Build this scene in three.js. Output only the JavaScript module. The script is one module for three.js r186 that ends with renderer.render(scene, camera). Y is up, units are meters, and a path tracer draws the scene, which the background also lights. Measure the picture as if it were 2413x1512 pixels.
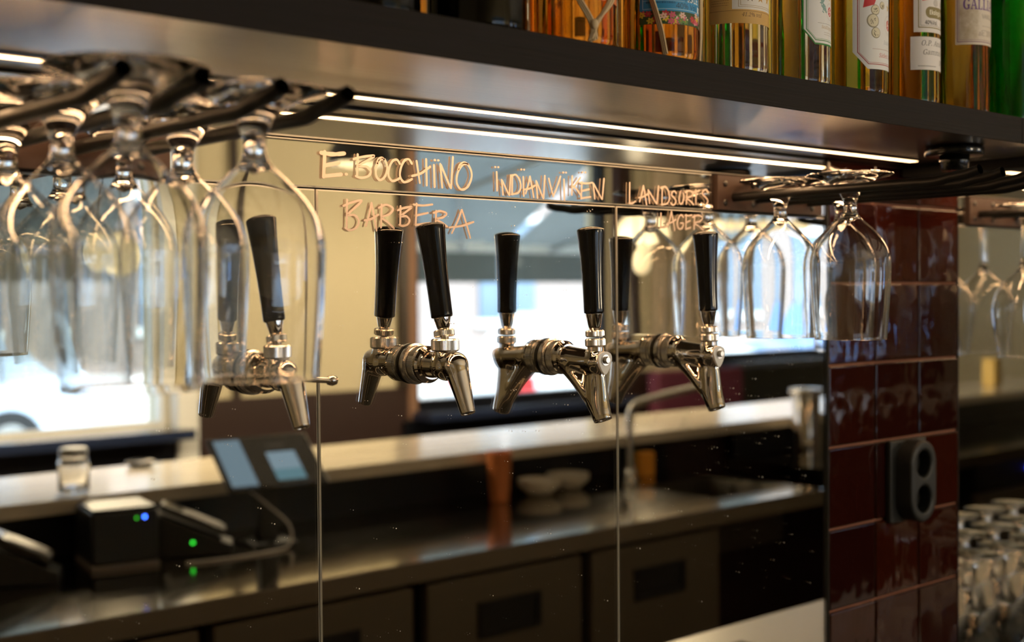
import * as THREE from 'three';
import { RoundedBoxGeometry } from 'three/addons/geometries/RoundedBoxGeometry.js';
import { mergeGeometries, mergeVertices } from 'three/addons/utils/BufferGeometryUtils.js';
import { MarchingCubes } from 'three/addons/objects/MarchingCubes.js';
import { RectAreaLightUniformsLib } from 'three/addons/lights/RectAreaLightUniformsLib.js';

// ------------------------------------------------------------------ camera, sky, sun, exposure
const scene = new THREE.Scene();
const YAW = THREE.MathUtils.degToRad(48.8), PITCH = Math.atan(62 / 3000), ROLL = 0.008;
const camera = new THREE.PerspectiveCamera(2 * Math.atan(756 / 3000) * 180 / Math.PI, 2413 / 1512, 0.05, 200);
camera.position.set(0, 1.55, 0.907);
camera.up.set(ROLL * Math.sin(YAW), 1, ROLL * Math.cos(YAW)).normalize();
camera.lookAt(Math.cos(YAW) * Math.cos(PITCH), 1.55 - Math.sin(PITCH), 0.907 - Math.sin(YAW) * Math.cos(PITCH));
camera.focus = 1.13;
camera.userData.fStop = 4.5;
scene.add(camera);
const renderer = new THREE.WebGLRenderer();
renderer.toneMapping = THREE.LinearToneMapping;
renderer.toneMappingExposure = 1.25;
renderer.shadowMap.enabled = true;
scene.background = new THREE.Color(0.62, 0.8, 1.0);
scene.backgroundIntensity = 5.6;
const sun = new THREE.DirectionalLight(new THREE.Color(1, 0.95, 0.88), 5);
sun.position.set(-6, 22, -13); sun.target.position.set(4, 0, 12);
sun.castShadow = true; sun.shadow.radius = 1;
Object.assign(sun.shadow.camera, { left: -30, right: 30, top: 30, bottom: -30, near: 1, far: 80 });
scene.add(sun, sun.target);
RectAreaLightUniformsLib.init();

// ------------------------------------------------------------------ helpers
let seed = 7; const rnd = () => (seed = (seed * 16807) % 2147483647) / 2147483647;
const V3 = (x, y, z) => new THREE.Vector3(x, y, z);
const used = {};
const numbered = (n) => { const k = used[n] = (used[n] ?? -1) + 1; return k ? `${n}_${String(k).padStart(3, '0')}` : n; };
const lin = (r, g, b) => new THREE.Color().setRGB(r, g, b);
function mesh(name, geo, mat, parent = scene, label) {
  const m = new THREE.Mesh(geo, mat); m.name = parent === scene ? numbered(name) : name;
  m.castShadow = m.receiveShadow = true; parent.add(m); if (label) m.userData.label = label; return m;
}
function thing(name, label, category, [x, y, z] = [0, 0, 0], turn = 0, group) {
  const o = new THREE.Group(); o.name = numbered(name); scene.add(o); o.position.set(x, y, z); o.rotation.y = turn;
  o.userData = { label, category }; if (group) o.userData.group = group; return o;
}
function tag(o, label, category, group) { o.userData.label = label; o.userData.category = category; if (group) o.userData.group = group; return o; }
function struct(name, geo, mat, label) { const m = mesh(name, geo, mat); m.userData.kind = 'structure'; if (label) m.userData.label = label; return m; }
function copyOf(src, [x, y, z], turn, label) {
  const c = src.clone(); c.name = numbered(src.name.replace(/_\d{3}$/, '')); c.userData = { ...src.userData }; if (label) c.userData.label = label;
  scene.add(c); c.position.set(x, y, z); if (turn !== undefined) c.rotation.y = turn; return c;
}
const norm = (g) => { const n = g.index ? g.toNonIndexed() : g; for (const k of Object.keys(n.attributes)) if (!['position', 'normal', 'uv'].includes(k)) n.deleteAttribute(k); return n; };
const merge = (list) => mergeGeometries(list.map(norm));
function box(x0, x1, y0, y1, z0, z1, r = 0) {
  const w = x1 - x0, h = y1 - y0, d = z1 - z0;
  const g = r ? new RoundedBoxGeometry(w, h, d, 2, r) : new THREE.BoxGeometry(w, h, d);
  return g.translate((x0 + x1) / 2, (y0 + y1) / 2, (z0 + z1) / 2);
}
const lathe = (pts, seg = 48) => new THREE.LatheGeometry(pts.map(([r, y]) => new THREE.Vector2(r, y)), seg);
// a lathe with hard corners: each stretch has its own normals
function latheHard(pts, seg = 40) { const out = []; for (let i = 0; i + 1 < pts.length; i++) out.push(lathe([pts[i], pts[i + 1]], seg)); return merge(out); }
const tube = (pts, r, seg = 32, rs = 10) => new THREE.TubeGeometry(new THREE.CatmullRomCurve3(pts.map((p) => V3(...p))), seg, r, rs, false);
function rod(a, b, r, seg = 14, r2 = r) {
  const A = V3(...a), B = V3(...b), g = new THREE.CylinderGeometry(r2, r, A.distanceTo(B), seg);
  g.applyQuaternion(new THREE.Quaternion().setFromUnitVectors(V3(0, 1, 0), B.clone().sub(A).normalize()));
  return g.translate((A.x + B.x) / 2, (A.y + B.y) / 2, (A.z + B.z) / 2);
}
const metres = (g, s = 1) => { // uv in metres from the dominant axis
  const n = norm(g), p = n.attributes.position, q = n.attributes.normal, uv = new Float32Array(p.count * 2);
  for (let i = 0; i < p.count; i++) {
    const ax = Math.abs(q.getX(i)), ay = Math.abs(q.getY(i)), az = Math.abs(q.getZ(i)), x = p.getX(i), y = p.getY(i), z = p.getZ(i);
    const [u, v] = ay > ax && ay > az ? [x, z] : ax > az ? [z, y] : [x, y]; uv[2 * i] = u * s; uv[2 * i + 1] = v * s;
  }
  n.setAttribute('uv', new THREE.BufferAttribute(uv, 2)); return n;
};
function canvasTex(w, h, draw) {
  const c = document.createElement('canvas'); c.width = w; c.height = h; draw(c.getContext('2d'), w, h);
  const t = new THREE.CanvasTexture(c); t.colorSpace = THREE.SRGBColorSpace; return t;
}
function dataTex(w, h, fn, srgb = false) {
  const d = new Uint8Array(w * h * 4);
  for (let y = 0; y < h; y++) for (let x = 0; x < w; x++) { const v = fn(x / w, y / h), i = 4 * (y * w + x); for (let k = 0; k < 3; k++) d[i + k] = Math.max(0, Math.min(255, (Array.isArray(v) ? v[k] : v) * 255)); d[i + 3] = 255; }
  const t = new THREE.DataTexture(d, w, h); t.magFilter = THREE.LinearFilter; t.minFilter = THREE.LinearFilter; t.wrapS = t.wrapT = THREE.RepeatWrapping; if (srgb) t.colorSpace = THREE.SRGBColorSpace; t.needsUpdate = true; return t;
}
// tileable value noise
const lat = new Float32Array(4096).map(() => rnd());
const sm = (t) => t * t * (3 - 2 * t);
function tn(u, v, nx, ny, o = 0) {
  const x = u * nx, y = v * ny, xi = Math.floor(x), yi = Math.floor(y), fx = sm(x - xi), fy = sm(y - yi);
  const L = (a, b) => lat[((((a % nx) + nx) % nx) * 131 + (((b % ny) + ny) % ny) * 37 + o * 811) & 4095];
  return (L(xi, yi) * (1 - fx) + L(xi + 1, yi) * fx) * (1 - fy) + (L(xi, yi + 1) * (1 - fx) + L(xi + 1, yi + 1) * fx) * fy;
}
const std = (o) => new THREE.MeshStandardMaterial(o), phys = (o) => new THREE.MeshPhysicalMaterial(o);
const rep = (t, x, y) => { const c = t.clone(); c.repeat.set(x, y); c.needsUpdate = true; return c; };

// ------------------------------------------------------------------ textures and materials
const brushT = dataTex(512, 512, (u, v) => 0.5 + 0.5 * (0.55 * tn(u, v, 6, 256, 1) + 0.45 * tn(u, v, 14, 128, 2)) - 0.25);
const woodT = dataTex(512, 512, (u, v) => { const g = 0.6 * tn(u, v, 5, 128, 3) + 0.4 * tn(u, v, 24, 256, 4), k = 0.75 + 0.5 * g; return [0.20 * k, 0.142 * k, 0.118 * k]; }, true);
const woodB = dataTex(512, 512, (u, v) => 0.5 * tn(u, v, 5, 128, 3) + 0.5 * tn(u, v, 24, 256, 4));
const wavyT = dataTex(256, 256, (u, v) => 0.75 * tn(u, v, 4, 5, 5) + 0.25 * tn(u, v, 9, 8, 6));
const stoneT = dataTex(512, 512, (u, v) => { const k = 0.86 + 0.2 * (0.6 * tn(u, v, 3, 40, 8) + 0.4 * tn(u, v, 20, 60, 9)); return [0.80 * k, 0.755 * k, 0.69 * k]; }, true);
const plasterT = dataTex(256, 256, (u, v) => 0.5 * tn(u, v, 16, 16, 10) + 0.5 * tn(u, v, 64, 64, 11));
const M = {
  chrome: phys({ color: lin(0.82, 0.745, 0.665), metalness: 1, roughness: 0.06 }),
  chromeSoft: phys({ color: lin(0.72, 0.69, 0.65), metalness: 1, roughness: 0.22 }),
  plasticBlack: phys({ color: lin(0.003, 0.003, 0.0034), roughness: 0.13, specularIntensity: 0.75 }),
  rubber: std({ color: lin(0.012, 0.012, 0.012), roughness: 0.55 }),
  blackSteel: phys({ color: lin(0.006, 0.0052, 0.0048), roughness: 0.42, specularIntensity: 0.7 }),
  darkMetal: std({ color: lin(0.03, 0.028, 0.026), metalness: 0.6, roughness: 0.35 }),
  mirror: std({ color: lin(0.80, 0.79, 0.735), metalness: 1, roughness: 0.0 }),
  mirrorGlass: phys({ color: lin(1, 1, 1), transmission: 1, thickness: 0, roughness: 0, ior: 1.5 }),
  glassEdge: std({ color: lin(0.62, 0.6, 0.54), metalness: 0.7, roughness: 0.4 }),
  pen: std({ color: lin(0.50, 0.40, 0.335), roughness: 0.6 }),
  speck: std({ color: lin(0.85, 0.83, 0.8), roughness: 0.5 }),
  shelfWood: phys({ map: rep(woodT, 1.6, 6), bumpMap: rep(woodB, 1.6, 6), bumpScale: 0.00012, roughness: 0.3, clearcoat: 1, clearcoatRoughness: 0.2 }),
  boardWood: phys({ color: lin(0.027, 0.0135, 0.0085), roughness: 0.62, specularIntensity: 0.5, bumpMap: rep(woodB, 3, 8), bumpScale: 0.0001 }),
  bowl: phys({ color: lin(1, 1, 1), transmission: 1, thickness: 0.001, roughness: 0, ior: 1.5 }),
  bowlSheet: phys({ color: lin(0.985, 0.99, 0.985), transmission: 1, thickness: 0, roughness: 0, ior: 1.7 }),
  crystal: phys({ color: lin(1, 1, 1), transmission: 1, thickness: 0.01, roughness: 0, ior: 1.5 }),
  grout: std({ color: lin(0.23, 0.085, 0.045), roughness: 0.75 }),
  steelTop: phys({ color: lin(0.42, 0.385, 0.32), metalness: 1, roughness: 0.2, roughnessMap: rep(brushT, 2, 4) }),
  steelDark: phys({ color: lin(0.2, 0.165, 0.12), metalness: 0.6, roughness: 0.45 }),
  basin: phys({ color: lin(0.2, 0.18, 0.15), metalness: 1, roughness: 0.35 }),
  stone: phys({ map: rep(stoneT, 0.8, 1.2), roughness: 0.2, clearcoat: 0.5, clearcoatRoughness: 0.1 }),
  barWood: std({ color: lin(0.30, 0.20, 0.13), roughness: 0.45, map: rep(stoneT, 2, 3) }),
  navyPaint: phys({ color: lin(0.006, 0.007, 0.011), roughness: 0.3 }),
  sillPaint: phys({ color: lin(0.02, 0.03, 0.07), roughness: 0.18, clearcoat: 1, clearcoatRoughness: 0.08 }),
  wainscot: std({ color: lin(0.028, 0.012, 0.01), roughness: 0.5 }),
  beige: std({ color: lin(0.60, 0.53, 0.37), roughness: 0.85, bumpMap: rep(plasterT, 2, 2), bumpScale: 0.0004 }),
  ceiling: std({ color: lin(0.6, 0.57, 0.5), roughness: 0.9 }),
  floor: std({ color: lin(0.06, 0.05, 0.042), roughness: 0.5, bumpMap: rep(plasterT, 3, 3), bumpScale: 0.0006 }),
  trimDark: std({ color: lin(0.03, 0.018, 0.012), roughness: 0.5 }),
  brickTrim: std({ color: lin(0.22, 0.12, 0.075), roughness: 0.8 }),
  whitePaint: std({ color: lin(0.78, 0.78, 0.76), roughness: 0.5 }),
  pane: phys({ color: lin(0.97, 0.99, 0.99), transmission: 1, thickness: 0, roughness: 0, ior: 1.5 }),
  curtain: std({ color: lin(0.42, 0.34, 0.25), roughness: 0.9, side: THREE.DoubleSide }),
  screen: std({ color: lin(0.02, 0.025, 0.03), roughness: 0.15 }),
};

// ------------------------------------------------------------------ the room shell
struct('floor', box(-3, 9.2, -0.1, 0, -0.2, 4.7), M.floor);
struct('ceiling', box(-3, 9.2, 2.95, 3.1, -0.2, 4.7), M.ceiling);
struct('wall_back', box(-3, 9.2, 0, 2.95, -0.2, -0.012), M.trimDark);
struct('wall_left', box(-3.15, -3, 0, 2.95, -0.2, 4.7), M.beige);
struct('wall_right', box(9.05, 9.2, 0, 2.95, -0.2, 4.5), M.beige);
const WIN = [[0.25, 2.64, 0.96, 2.62], [4.04, 5.52, 0.94, 2.62], [6.5, 8.3, 1.1, 2.4]];
{
  const parts = []; let x = -3;
  for (const [a, b, y0, y1] of WIN) { parts.push(box(x, a, 0, 2.95, 4.5, 4.7), box(a, b, 0, y0, 4.5, 4.7), box(a, b, y1, 2.95, 4.5, 4.7)); x = b; }
  parts.push(box(x, 9.2, 0, 2.95, 4.5, 4.7));
  struct('wall_front', merge(parts), M.beige);
  // dark panelling under the plaster, between the windows
  const spans = [[-3, 0.24], [2.76, 4.0], [5.56, 9.05]];
  spans.forEach(([a, b], i) => struct(`trim_${i + 1}`, box(a, b, 0, 1.07, 4.47, 4.499, 0.004), M.wainscot));
  WIN.forEach(([a, b, y0, y1], i) => {
    const g = new THREE.Group(); g.name = `window_${i + 1}`; g.userData = { kind: 'structure', label: ['wide daylight window beside the beige wall panel', 'daylight window behind the beer taps in the mirror', 'daylight window beside the curtains'][i] }; scene.add(g);
    const f = i ? 0.05 : 0.022;
    mesh('frame', merge([box(a, b, y0, y0 + f, 4.52, 4.6), box(a, b, y1 - f, y1, 4.52, 4.6), box(a, a + f, y0 + f, y1 - f, 4.52, 4.6), box(b - f, b, y0 + f, y1 - f, 4.52, 4.6)]), i === 0 ? M.whitePaint : M.navyPaint, g);
    mesh('pane', box(a + f, b - f, y0 + f, y1 - f, 4.555, 4.559), M.pane, g);
    mesh('sill', box(a - 0.04, b + 0.04, y0 - 0.045, y0 + 0.002, 4.3, 4.52, 0.006), M.sillPaint, g);
    mesh('apron', box(a - 0.1, b + 0.1, 0, y0 - 0.046, 4.44, 4.499), M.navyPaint, g);
  });
  struct('trim_4', box(2.65, 2.755, 0, 2.95, 4.42, 4.499, 0.005), M.whitePaint, 'white window post');
  struct('trim_5', box(2.965, 3.0, 1.07, 2.95, 4.47, 4.499), M.trimDark);
  struct('trim_6', box(3.93, 3.975, 1.07, 2.95, 4.45, 4.499), M.trimDark);
  struct('trim_7', box(3.978, 4.035, 0.9, 2.95, 4.46, 4.499), M.brickTrim);
  struct('trim_8', box(5.53, 5.6, 0.9, 2.95, 4.44, 4.499), M.wainscot);
  struct('trim_9', box(5.66, 5.69, 1.07, 2.95, 4.47, 4.499), M.trimDark);
}

// ------------------------------------------------------------------ mirror wall behind the bar
const ROWB0 = 1.6400, ROWB1 = 1.6808, SHELF_Y = 1.710, SHELF_T = 0.028, GAP = 0.0007;
function mirrorPanel(x0, x1, y0, y1, label) {
  const p = thing('mirror_panel', label, 'mirror', [(x0 + x1) / 2, y0, 0]);
  const w = (x1 - x0) / 2 - GAP, h = y1 - y0;
  const b = 0.0012, s = new THREE.Shape(); s.moveTo(-w + b, GAP + b); s.lineTo(w - b, GAP + b); s.lineTo(w - b, h - GAP - b); s.lineTo(-w + b, h - GAP - b); s.closePath();
  // silvered sheet with a ground, bevelled border
  const g = new THREE.ExtrudeGeometry(s, { depth: 0.006, bevelEnabled: true, bevelThickness: 0.0012, bevelSize: b, bevelSegments: 1 });
  g.translate(0, 0, -0.0072);
  mesh('silvered_sheet', g, [M.mirror, M.glassEdge], p);
  mesh('cover_glass', box(-w + b, w - b, GAP + b, h - GAP - b, 0.0018, 0.0021), M.mirrorGlass, p);
  return p;
}
const PX0 = 1.2975, PX1 = 1.5985;
const mA = mirrorPanel(-0.6, PX0, ROWB1, SHELF_Y, 'narrow mirror strip right under the bottle shelf left of the tiled pillar');
const mB0 = mirrorPanel(-0.6, 0.2365, ROWB0, ROWB1, 'low mirror strip left of the glass rack beside the counter taps');
const mB = mirrorPanel(0.4455, 1.0885, ROWB0, ROWB1, 'mirror strip hand lettered with three beer and wine names');
const mB1 = mirrorPanel(1.2835, PX0, ROWB0, ROWB1, 'thin mirror sliver between wooden rack board and tiled pillar');
const mC0 = mirrorPanel(-0.6, 0.578, 0.955, ROWB0, 'tall mirror panel behind the hanging glasses and the first tap');
const mC1 = mirrorPanel(0.578, 0.936, 0.955, ROWB0, 'tall mirror panel lettered BARBERA behind two beer taps');
const mC2 = mirrorPanel(0.936, PX0, 0.955, ROWB0, 'tall mirror panel lettered LAGER beside the tiled pillar');
mirrorPanel(PX1, 3.4, ROWB1, SHELF_Y, 'narrow mirror strip under the shelf right of the tiled pillar');
mirrorPanel(1.852, 3.4, ROWB0, ROWB1, 'low mirror strip right of the rack of tall stemmed glasses');
mirrorPanel(PX1, 1.624, ROWB0, ROWB1, 'thin mirror sliver right of the tiled pillar');
mirrorPanel(PX1, 3.4, 0.955, ROWB0, 'tall mirror panel right of the pillar behind the drying glasses');
mirrorPanel(-0.6, 3.4, SHELF_Y + SHELF_T + 0.004, 2.5, 'large mirror panel above the shelf behind the bottles');

// hand lettering in pale paint marker; strokes of a small stroke alphabet
const GL = {
  E: [[[0.16, 1], [0.1, 0]], [[0, 0.95], [0.5, 0.93], [1, 1]], [[0.13, 0.45], [0.75, 0.6]], [[0.1, 0.02], [0.85, 0.14]]],
  B: [[[0.2, 1], [0.16, 0.05]], [[0, 0.78], [0.4, 0.9], [1, 0.98], [0.25, 0.52], [0.6, 0.5], [0.82, 0.32], [0.7, 0.1], [0.35, 0], [0.1, 0.06]]],
  O: [[[0.8, 0.95], [0.45, 0.92], [0.12, 0.58], [0.08, 0.22], [0.35, 0], [0.75, 0.12], [1, 0.5], [0.9, 0.82], [0.6, 1], [0.3, 0.92], [0.16, 0.72]]],
  C: [[[1, 0.82], [0.75, 1], [0.4, 0.92], [0.12, 0.6], [0.05, 0.25], [0.3, 0.02], [0.6, 0.03], [1, 0.16]]],
  H: [[[0.25, 0.9], [0.42, 0.08]], [[0.78, 1], [0.8, 0]], [[0, 0.32], [0.5, 0.45], [1, 0.72]]],
  I: [[[0.55, 1], [0.62, 0]]],
  N: [[[0.08, 0.75], [0.2, 0.02]], [[0.12, 0.72], [0.75, 0.04]], [[0.95, 1], [0.8, 0.02]]],
  D: [[[0.2, 0.98], [0.15, 0.02]], [[0.05, 0.9], [0.5, 1], [0.85, 0.75], [0.95, 0.4], [0.7, 0.12], [0.1, 0.02]]],
  A: [[[0.1, 0.15], [0.35, 0.6], [0.52, 1]], [[0.52, 1], [0.7, 0.5], [0.86, 0]], [[0, 0.35], [0.5, 0.42], [1, 0.58]]],
  V: [[[0.08, 0.85], [0.4, 0.02]], [[0.4, 0.02], [0.75, 0.6], [0.95, 1]]],
  K: [[[0.25, 1], [0.2, 0.02]], [[0.95, 0.95], [0.35, 0.42]], [[0.3, 0.5], [0.65, 0.3], [1, 0]]],
  L: [[[0.3, 1], [0.25, 0.02]], [[0.22, 0.03], [0.6, 0.04], [1, 0.14]]],
  S: [[[0.95, 0.85], [0.7, 1], [0.3, 0.92], [0.2, 0.7], [0.6, 0.52], [0.9, 0.3], [0.7, 0.05], [0.35, 0], [0.05, 0.14]]],
  T: [[[0.5, 1], [0.5, 0]], [[0, 0.8], [0.5, 0.88], [1, 1]]],
  R: [[[0.2, 1], [0.14, 0.02]], [[0, 0.85], [0.5, 1], [0.95, 0.85], [0.7, 0.6], [0.2, 0.45], [0.6, 0.25], [1, 0]]],
  G: [[[0.95, 0.85], [0.6, 1], [0.25, 0.75], [0.08, 0.35], [0.3, 0.02], [0.75, 0.08], [0.95, 0.4], [0.55, 0.42]]],
  '.': [[[0.3, 0.5], [0.7, 0.5]]], ':': [[[0.1, 0.5], [0.25, 0.5]], [[0.75, 0.5], [0.9, 0.5]]],
};
function strokeGeo(pts, w) { // rounded felt-tip stroke lying on the glass
  const c = pts.length > 2 ? new THREE.CatmullRomCurve3(pts.map(([x, y]) => V3(x, y, 0)), false, 'catmullrom', 0.5).getPoints(pts.length * 6) : pts.map(([x, y]) => V3(x, y, 0));
  const s = new THREE.Shape(), L = [], R = [];
  c.forEach((p, i) => { const a = c[Math.max(0, i - 1)], b = c[Math.min(c.length - 1, i + 1)], d = b.clone().sub(a).normalize(), n = V3(-d.y, d.x, 0), k = w / 2 * (0.85 + 0.3 * tn(p.x * 40 % 1, p.y * 40 % 1, 8, 8, 12)); L.push(p.clone().addScaledVector(n, k)); R.push(p.clone().addScaledVector(n, -k)); });
  const pos = [], z = 0.00025;
  const quad = (a, b, c2, d, za, zb, zc, zd) => pos.push(a.x, a.y, za, b.x, b.y, zb, c2.x, c2.y, zc, a.x, a.y, za, c2.x, c2.y, zc, d.x, d.y, zd);
  for (let i = 0; i + 1 < c.length; i++) { quad(R[i], R[i + 1], L[i + 1], L[i], z, z, z, z); quad(R[i], L[i], L[i + 1], R[i + 1], 0, 0, 0, 0); quad(R[i], R[i + 1], R[i + 1], R[i], 0, 0, z, z); quad(L[i + 1], L[i], L[i], L[i + 1], 0, 0, z, z); }
  const g = new THREE.BufferGeometry(); g.setAttribute('position', new THREE.Float32BufferAttribute(pos, 3)); g.computeVertexNormals();
  g.setAttribute('uv', new THREE.Float32BufferAttribute(new Float32Array(pos.length / 3 * 2), 2));
  const caps = [c[0], c[c.length - 1]].map((p) => new THREE.CylinderGeometry(w * 0.46, w * 0.46, z * 0.8, 12).rotateX(Math.PI / 2).translate(p.x, p.y, z * 0.42));
  return merge([g, ...caps]);
}
function lettering(panel, glyphs, label, w = 0.0021) {
  const list = [];
  for (const [ch, x0, x1, y0, y1] of glyphs) for (const st of GL[ch]) list.push(strokeGeo(st.map(([u, v]) => [x0 + u * (x1 - x0), y0 + v * (y1 - y0)]), ch === 'E' && x0 < 0.6 ? w * 1.6 : w).translate(0, 0, list.length * 0.000012));
  const g = merge(list); g.translate(-panel.position.x, -panel.position.y, 0.0022);
  mesh('hand_lettering', g, M.pen, panel, label);
}
lettering(mB, [['E', 0.5818, 0.6052, 1.6497, 1.6705], ['.', 0.6049, 0.6087, 1.6522, 1.6539], ['B', 0.6143, 0.6358, 1.6508, 1.6706], ['O', 0.6363, 0.6492, 1.6501, 1.6691], ['C', 0.6498, 0.6629, 1.6498, 1.6686], ['C', 0.6622, 0.6760, 1.6494, 1.6698], ['H', 0.6761, 0.6962, 1.6479, 1.6712], ['I', 0.6967, 0.7036, 1.6469, 1.6666], [':', 0.7005, 0.7065, 1.6699, 1.6720], ['N', 0.7063, 0.7231, 1.6462, 1.6751], ['O', 0.7250, 0.7440, 1.6461, 1.6708]], 'pale marker lettering reading E. BOCCHINO');
lettering(mB, [['I', 0.7716, 0.7767, 1.6471, 1.6646], [':', 0.7718, 0.7775, 1.6681, 1.6701], ['N', 0.7794, 0.7925, 1.6431, 1.6625], ['D', 0.7911, 0.8050, 1.6441, 1.6632], ['I', 0.8047, 0.8100, 1.6436, 1.6618], [':', 0.8043, 0.8096, 1.6677, 1.6697], ['A', 0.8091, 0.8226, 1.6430, 1.6627], ['N', 0.8230, 0.8361, 1.6420, 1.6644], ['V', 0.8391, 0.8571, 1.6445, 1.6650], ['I', 0.8581, 0.8630, 1.6420, 1.6623], [':', 0.8590, 0.8646, 1.6679, 1.6701], ['K', 0.8681, 0.8839, 1.6472, 1.6661], ['E', 0.8823, 0.8997, 1.6444, 1.6610], [':', 0.8852, 0.8910, 1.6696, 1.6718], ['N', 0.8994, 0.9171, 1.6447, 1.6659]], 'pale marker lettering reading INDIANVIKEN', 0.0018);
lettering(mB, [['L', 0.9505, 0.9625, 1.6421, 1.6639], ['A', 0.9674, 0.9811, 1.6421, 1.6618], ['N', 0.9801, 0.9986, 1.6435, 1.6625], ['D', 1.0005, 1.0155, 1.6427, 1.6624], ['S', 1.0160, 1.0257, 1.6438, 1.6584], ['O', 1.0293, 1.0375, 1.6453, 1.6590], ['R', 1.0396, 1.0535, 1.6453, 1.6601], ['T', 1.0508, 1.0633, 1.6458, 1.6612], ['S', 1.0654, 1.0780, 1.6453, 1.6624]], 'pale marker lettering reading LANDSORTS', 0.0018);
lettering(mC1, [['B', 0.6035, 0.6224, 1.6058, 1.6317], ['A', 0.6249, 0.6393, 1.6063, 1.6299], ['R', 0.6398, 0.6558, 1.6087, 1.6289], ['B', 0.6601, 0.6755, 1.6110, 1.6283], ['E', 0.6774, 0.6984, 1.6119, 1.6312], ['R', 0.6994, 0.7151, 1.6118, 1.6257], ['A', 0.7173, 0.7458, 1.6023, 1.6277]], 'pale marker lettering reading BARBERA', 0.0019);
lettering(mC2, [['L', 0.9973, 1.0107, 1.6188, 1.6343], ['A', 1.0103, 1.0247, 1.6166, 1.6369], ['G', 1.0259, 1.0373, 1.6185, 1.6337], ['E', 1.0394, 1.0501, 1.6184, 1.6342], ['R', 1.0514, 1.0688, 1.6183, 1.6342]], 'pale marker lettering reading LAGER', 0.0018);
// dried splashes on the glass
for (const [panel, x0, x1, y0, y1, n] of [[mC1, 0.6, 0.93, 1.2, 1.635, 150], [mC2, 0.945, 1.28, 1.2, 1.635, 260], [mC0, 0.35, 0.57, 1.2, 1.6, 60]]) {
  const l = [], base = new THREE.CylinderGeometry(1, 1, 1, 6).rotateX(Math.PI / 2);
  for (let i = 0; i < n; i++) { const r = 0.00018 + 0.00042 * Math.pow(rnd(), 3), x = x0 + (x1 - x0) * rnd(), y = y0 + (y1 - y0) * (panel === mC2 ? Math.pow(rnd(), 0.7) : rnd()); l.push(base.clone().scale(r, r, 0.00015).translate(x - panel.position.x, y - panel.position.y, 0.0022)); }
  const m = mesh('dried_splashes', merge(l), M.speck, panel); m.userData.kind = 'stuff';
}

// ------------------------------------------------------------------ tiled pillar
{
  const p = new THREE.Group(); p.name = 'wall_pillar'; p.userData = { kind: 'structure', label: 'pillar faced with glossy dark maroon square tiles' }; scene.add(p);
  mesh('grout_bed', box(PX0, PX1, 0.955, SHELF_Y - 0.0005, -0.011, -0.0005), M.grout, p);
  const pitch = 0.0998, tiles = [0, 1, 2, 3].map((k) => phys({ color: lin(0.014 + 0.004 * k, 0.0026 + 0.0006 * k, 0.0019), roughness: 0.05, specularIntensity: 0.8, bumpMap: rep(wavyT, 0.8 + 0.15 * k, 0.9), bumpScale: 0.0006 }));
  const s = new RoundedBoxGeometry(0.0972, 0.0972, 0.007, 3, 0.0022), yJ = 1.5608;
  for (let r = -6; r < 2; r++) for (let c = 0; c < 3; c++) {
    const y0 = yJ + r * pitch, y1 = Math.min(y0 + pitch, SHELF_Y), y = Math.max(y0, 0.957);
    const full = y1 - y > 0.09, t = mesh('tile', full ? s : new RoundedBoxGeometry(0.0972, Math.max(0.01, y1 - y - 0.0026), 0.007, 3, 0.0022), tiles[(r * 5 + c * 3 + 60) % 4], p);
    t.position.set(PX0 + 0.0503 + c * 0.1002, (y + y1) / 2, 0.0002 + 0.0006 * rnd());
    t.rotation.set((rnd() - 0.5) * 0.012, (rnd() - 0.5) * 0.012, 0); 
  }
  mesh('edge_profile', merge([box(PX0 - 0.0006, PX0 + 0.0006, 0.957, SHELF_Y - 0.001, -0.005, 0.0036), box(PX1 - 0.0006, PX1 + 0.0006, 0.957, SHELF_Y - 0.001, -0.005, 0.0036)]), M.darkMetal, p);
  // double power socket
  const k = thing('power_socket', 'dark grey double power socket on the maroon tiled pillar', 'socket', [1.4605, 1.308, 0.0045]);
  const pl = phys({ color: lin(0.011, 0.012, 0.0125), roughness: 0.45, specularIntensity: 0.6 });
  mesh('frame', new RoundedBoxGeometry(0.084, 0.106, 0.008, 3, 0.003).translate(0, 0, 0.004), pl, k);
  const sh = new THREE.Shape(), w = 0.026, h = 0.048; sh.moveTo(-w, -h + w); sh.absarc(0, -h + w, w, Math.PI, 0, false); sh.lineTo(w, h - w); sh.absarc(0, h - w, w, 0, Math.PI, false); sh.closePath();
  for (const s2 of [-1, 1]) { const q = new THREE.Path(); q.absarc(0, s2 * 0.0226, 0.0208, 0, Math.PI * 2, true); sh.holes.push(q); }
  mesh('raised_cover', new THREE.ExtrudeGeometry(sh, { depth: 0.018, bevelEnabled: true, bevelThickness: 0.004, bevelSize: 0.004, bevelSegments: 4, curveSegments: 24 }).translate(0, 0, 0.0085), pl, k);
  for (const s2 of [-1, 1]) {
    const o = mesh('outlet', new THREE.CylinderGeometry(0.0206, 0.0206, 0.004, 32).rotateX(Math.PI / 2).translate(0, s2 * 0.0225, 0.011), M.rubber, k);
    for (const d of [-1, 1]) mesh('contact', new THREE.CylinderGeometry(0.0022, 0.0022, 0.0012, 10).rotateX(Math.PI / 2).translate(d * 0.0085, s2 * 0.0225, 0.0135), M.darkMetal, o);
    for (const d of [-1, 1]) mesh('earth_clip', box(-0.0022, 0.0022, s2 * 0.0225 + d * 0.0175 - 0.0012, s2 * 0.0225 + d * 0.0175 + 0.0012, 0.013, 0.022), M.chromeSoft, o);
  }
}

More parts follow.
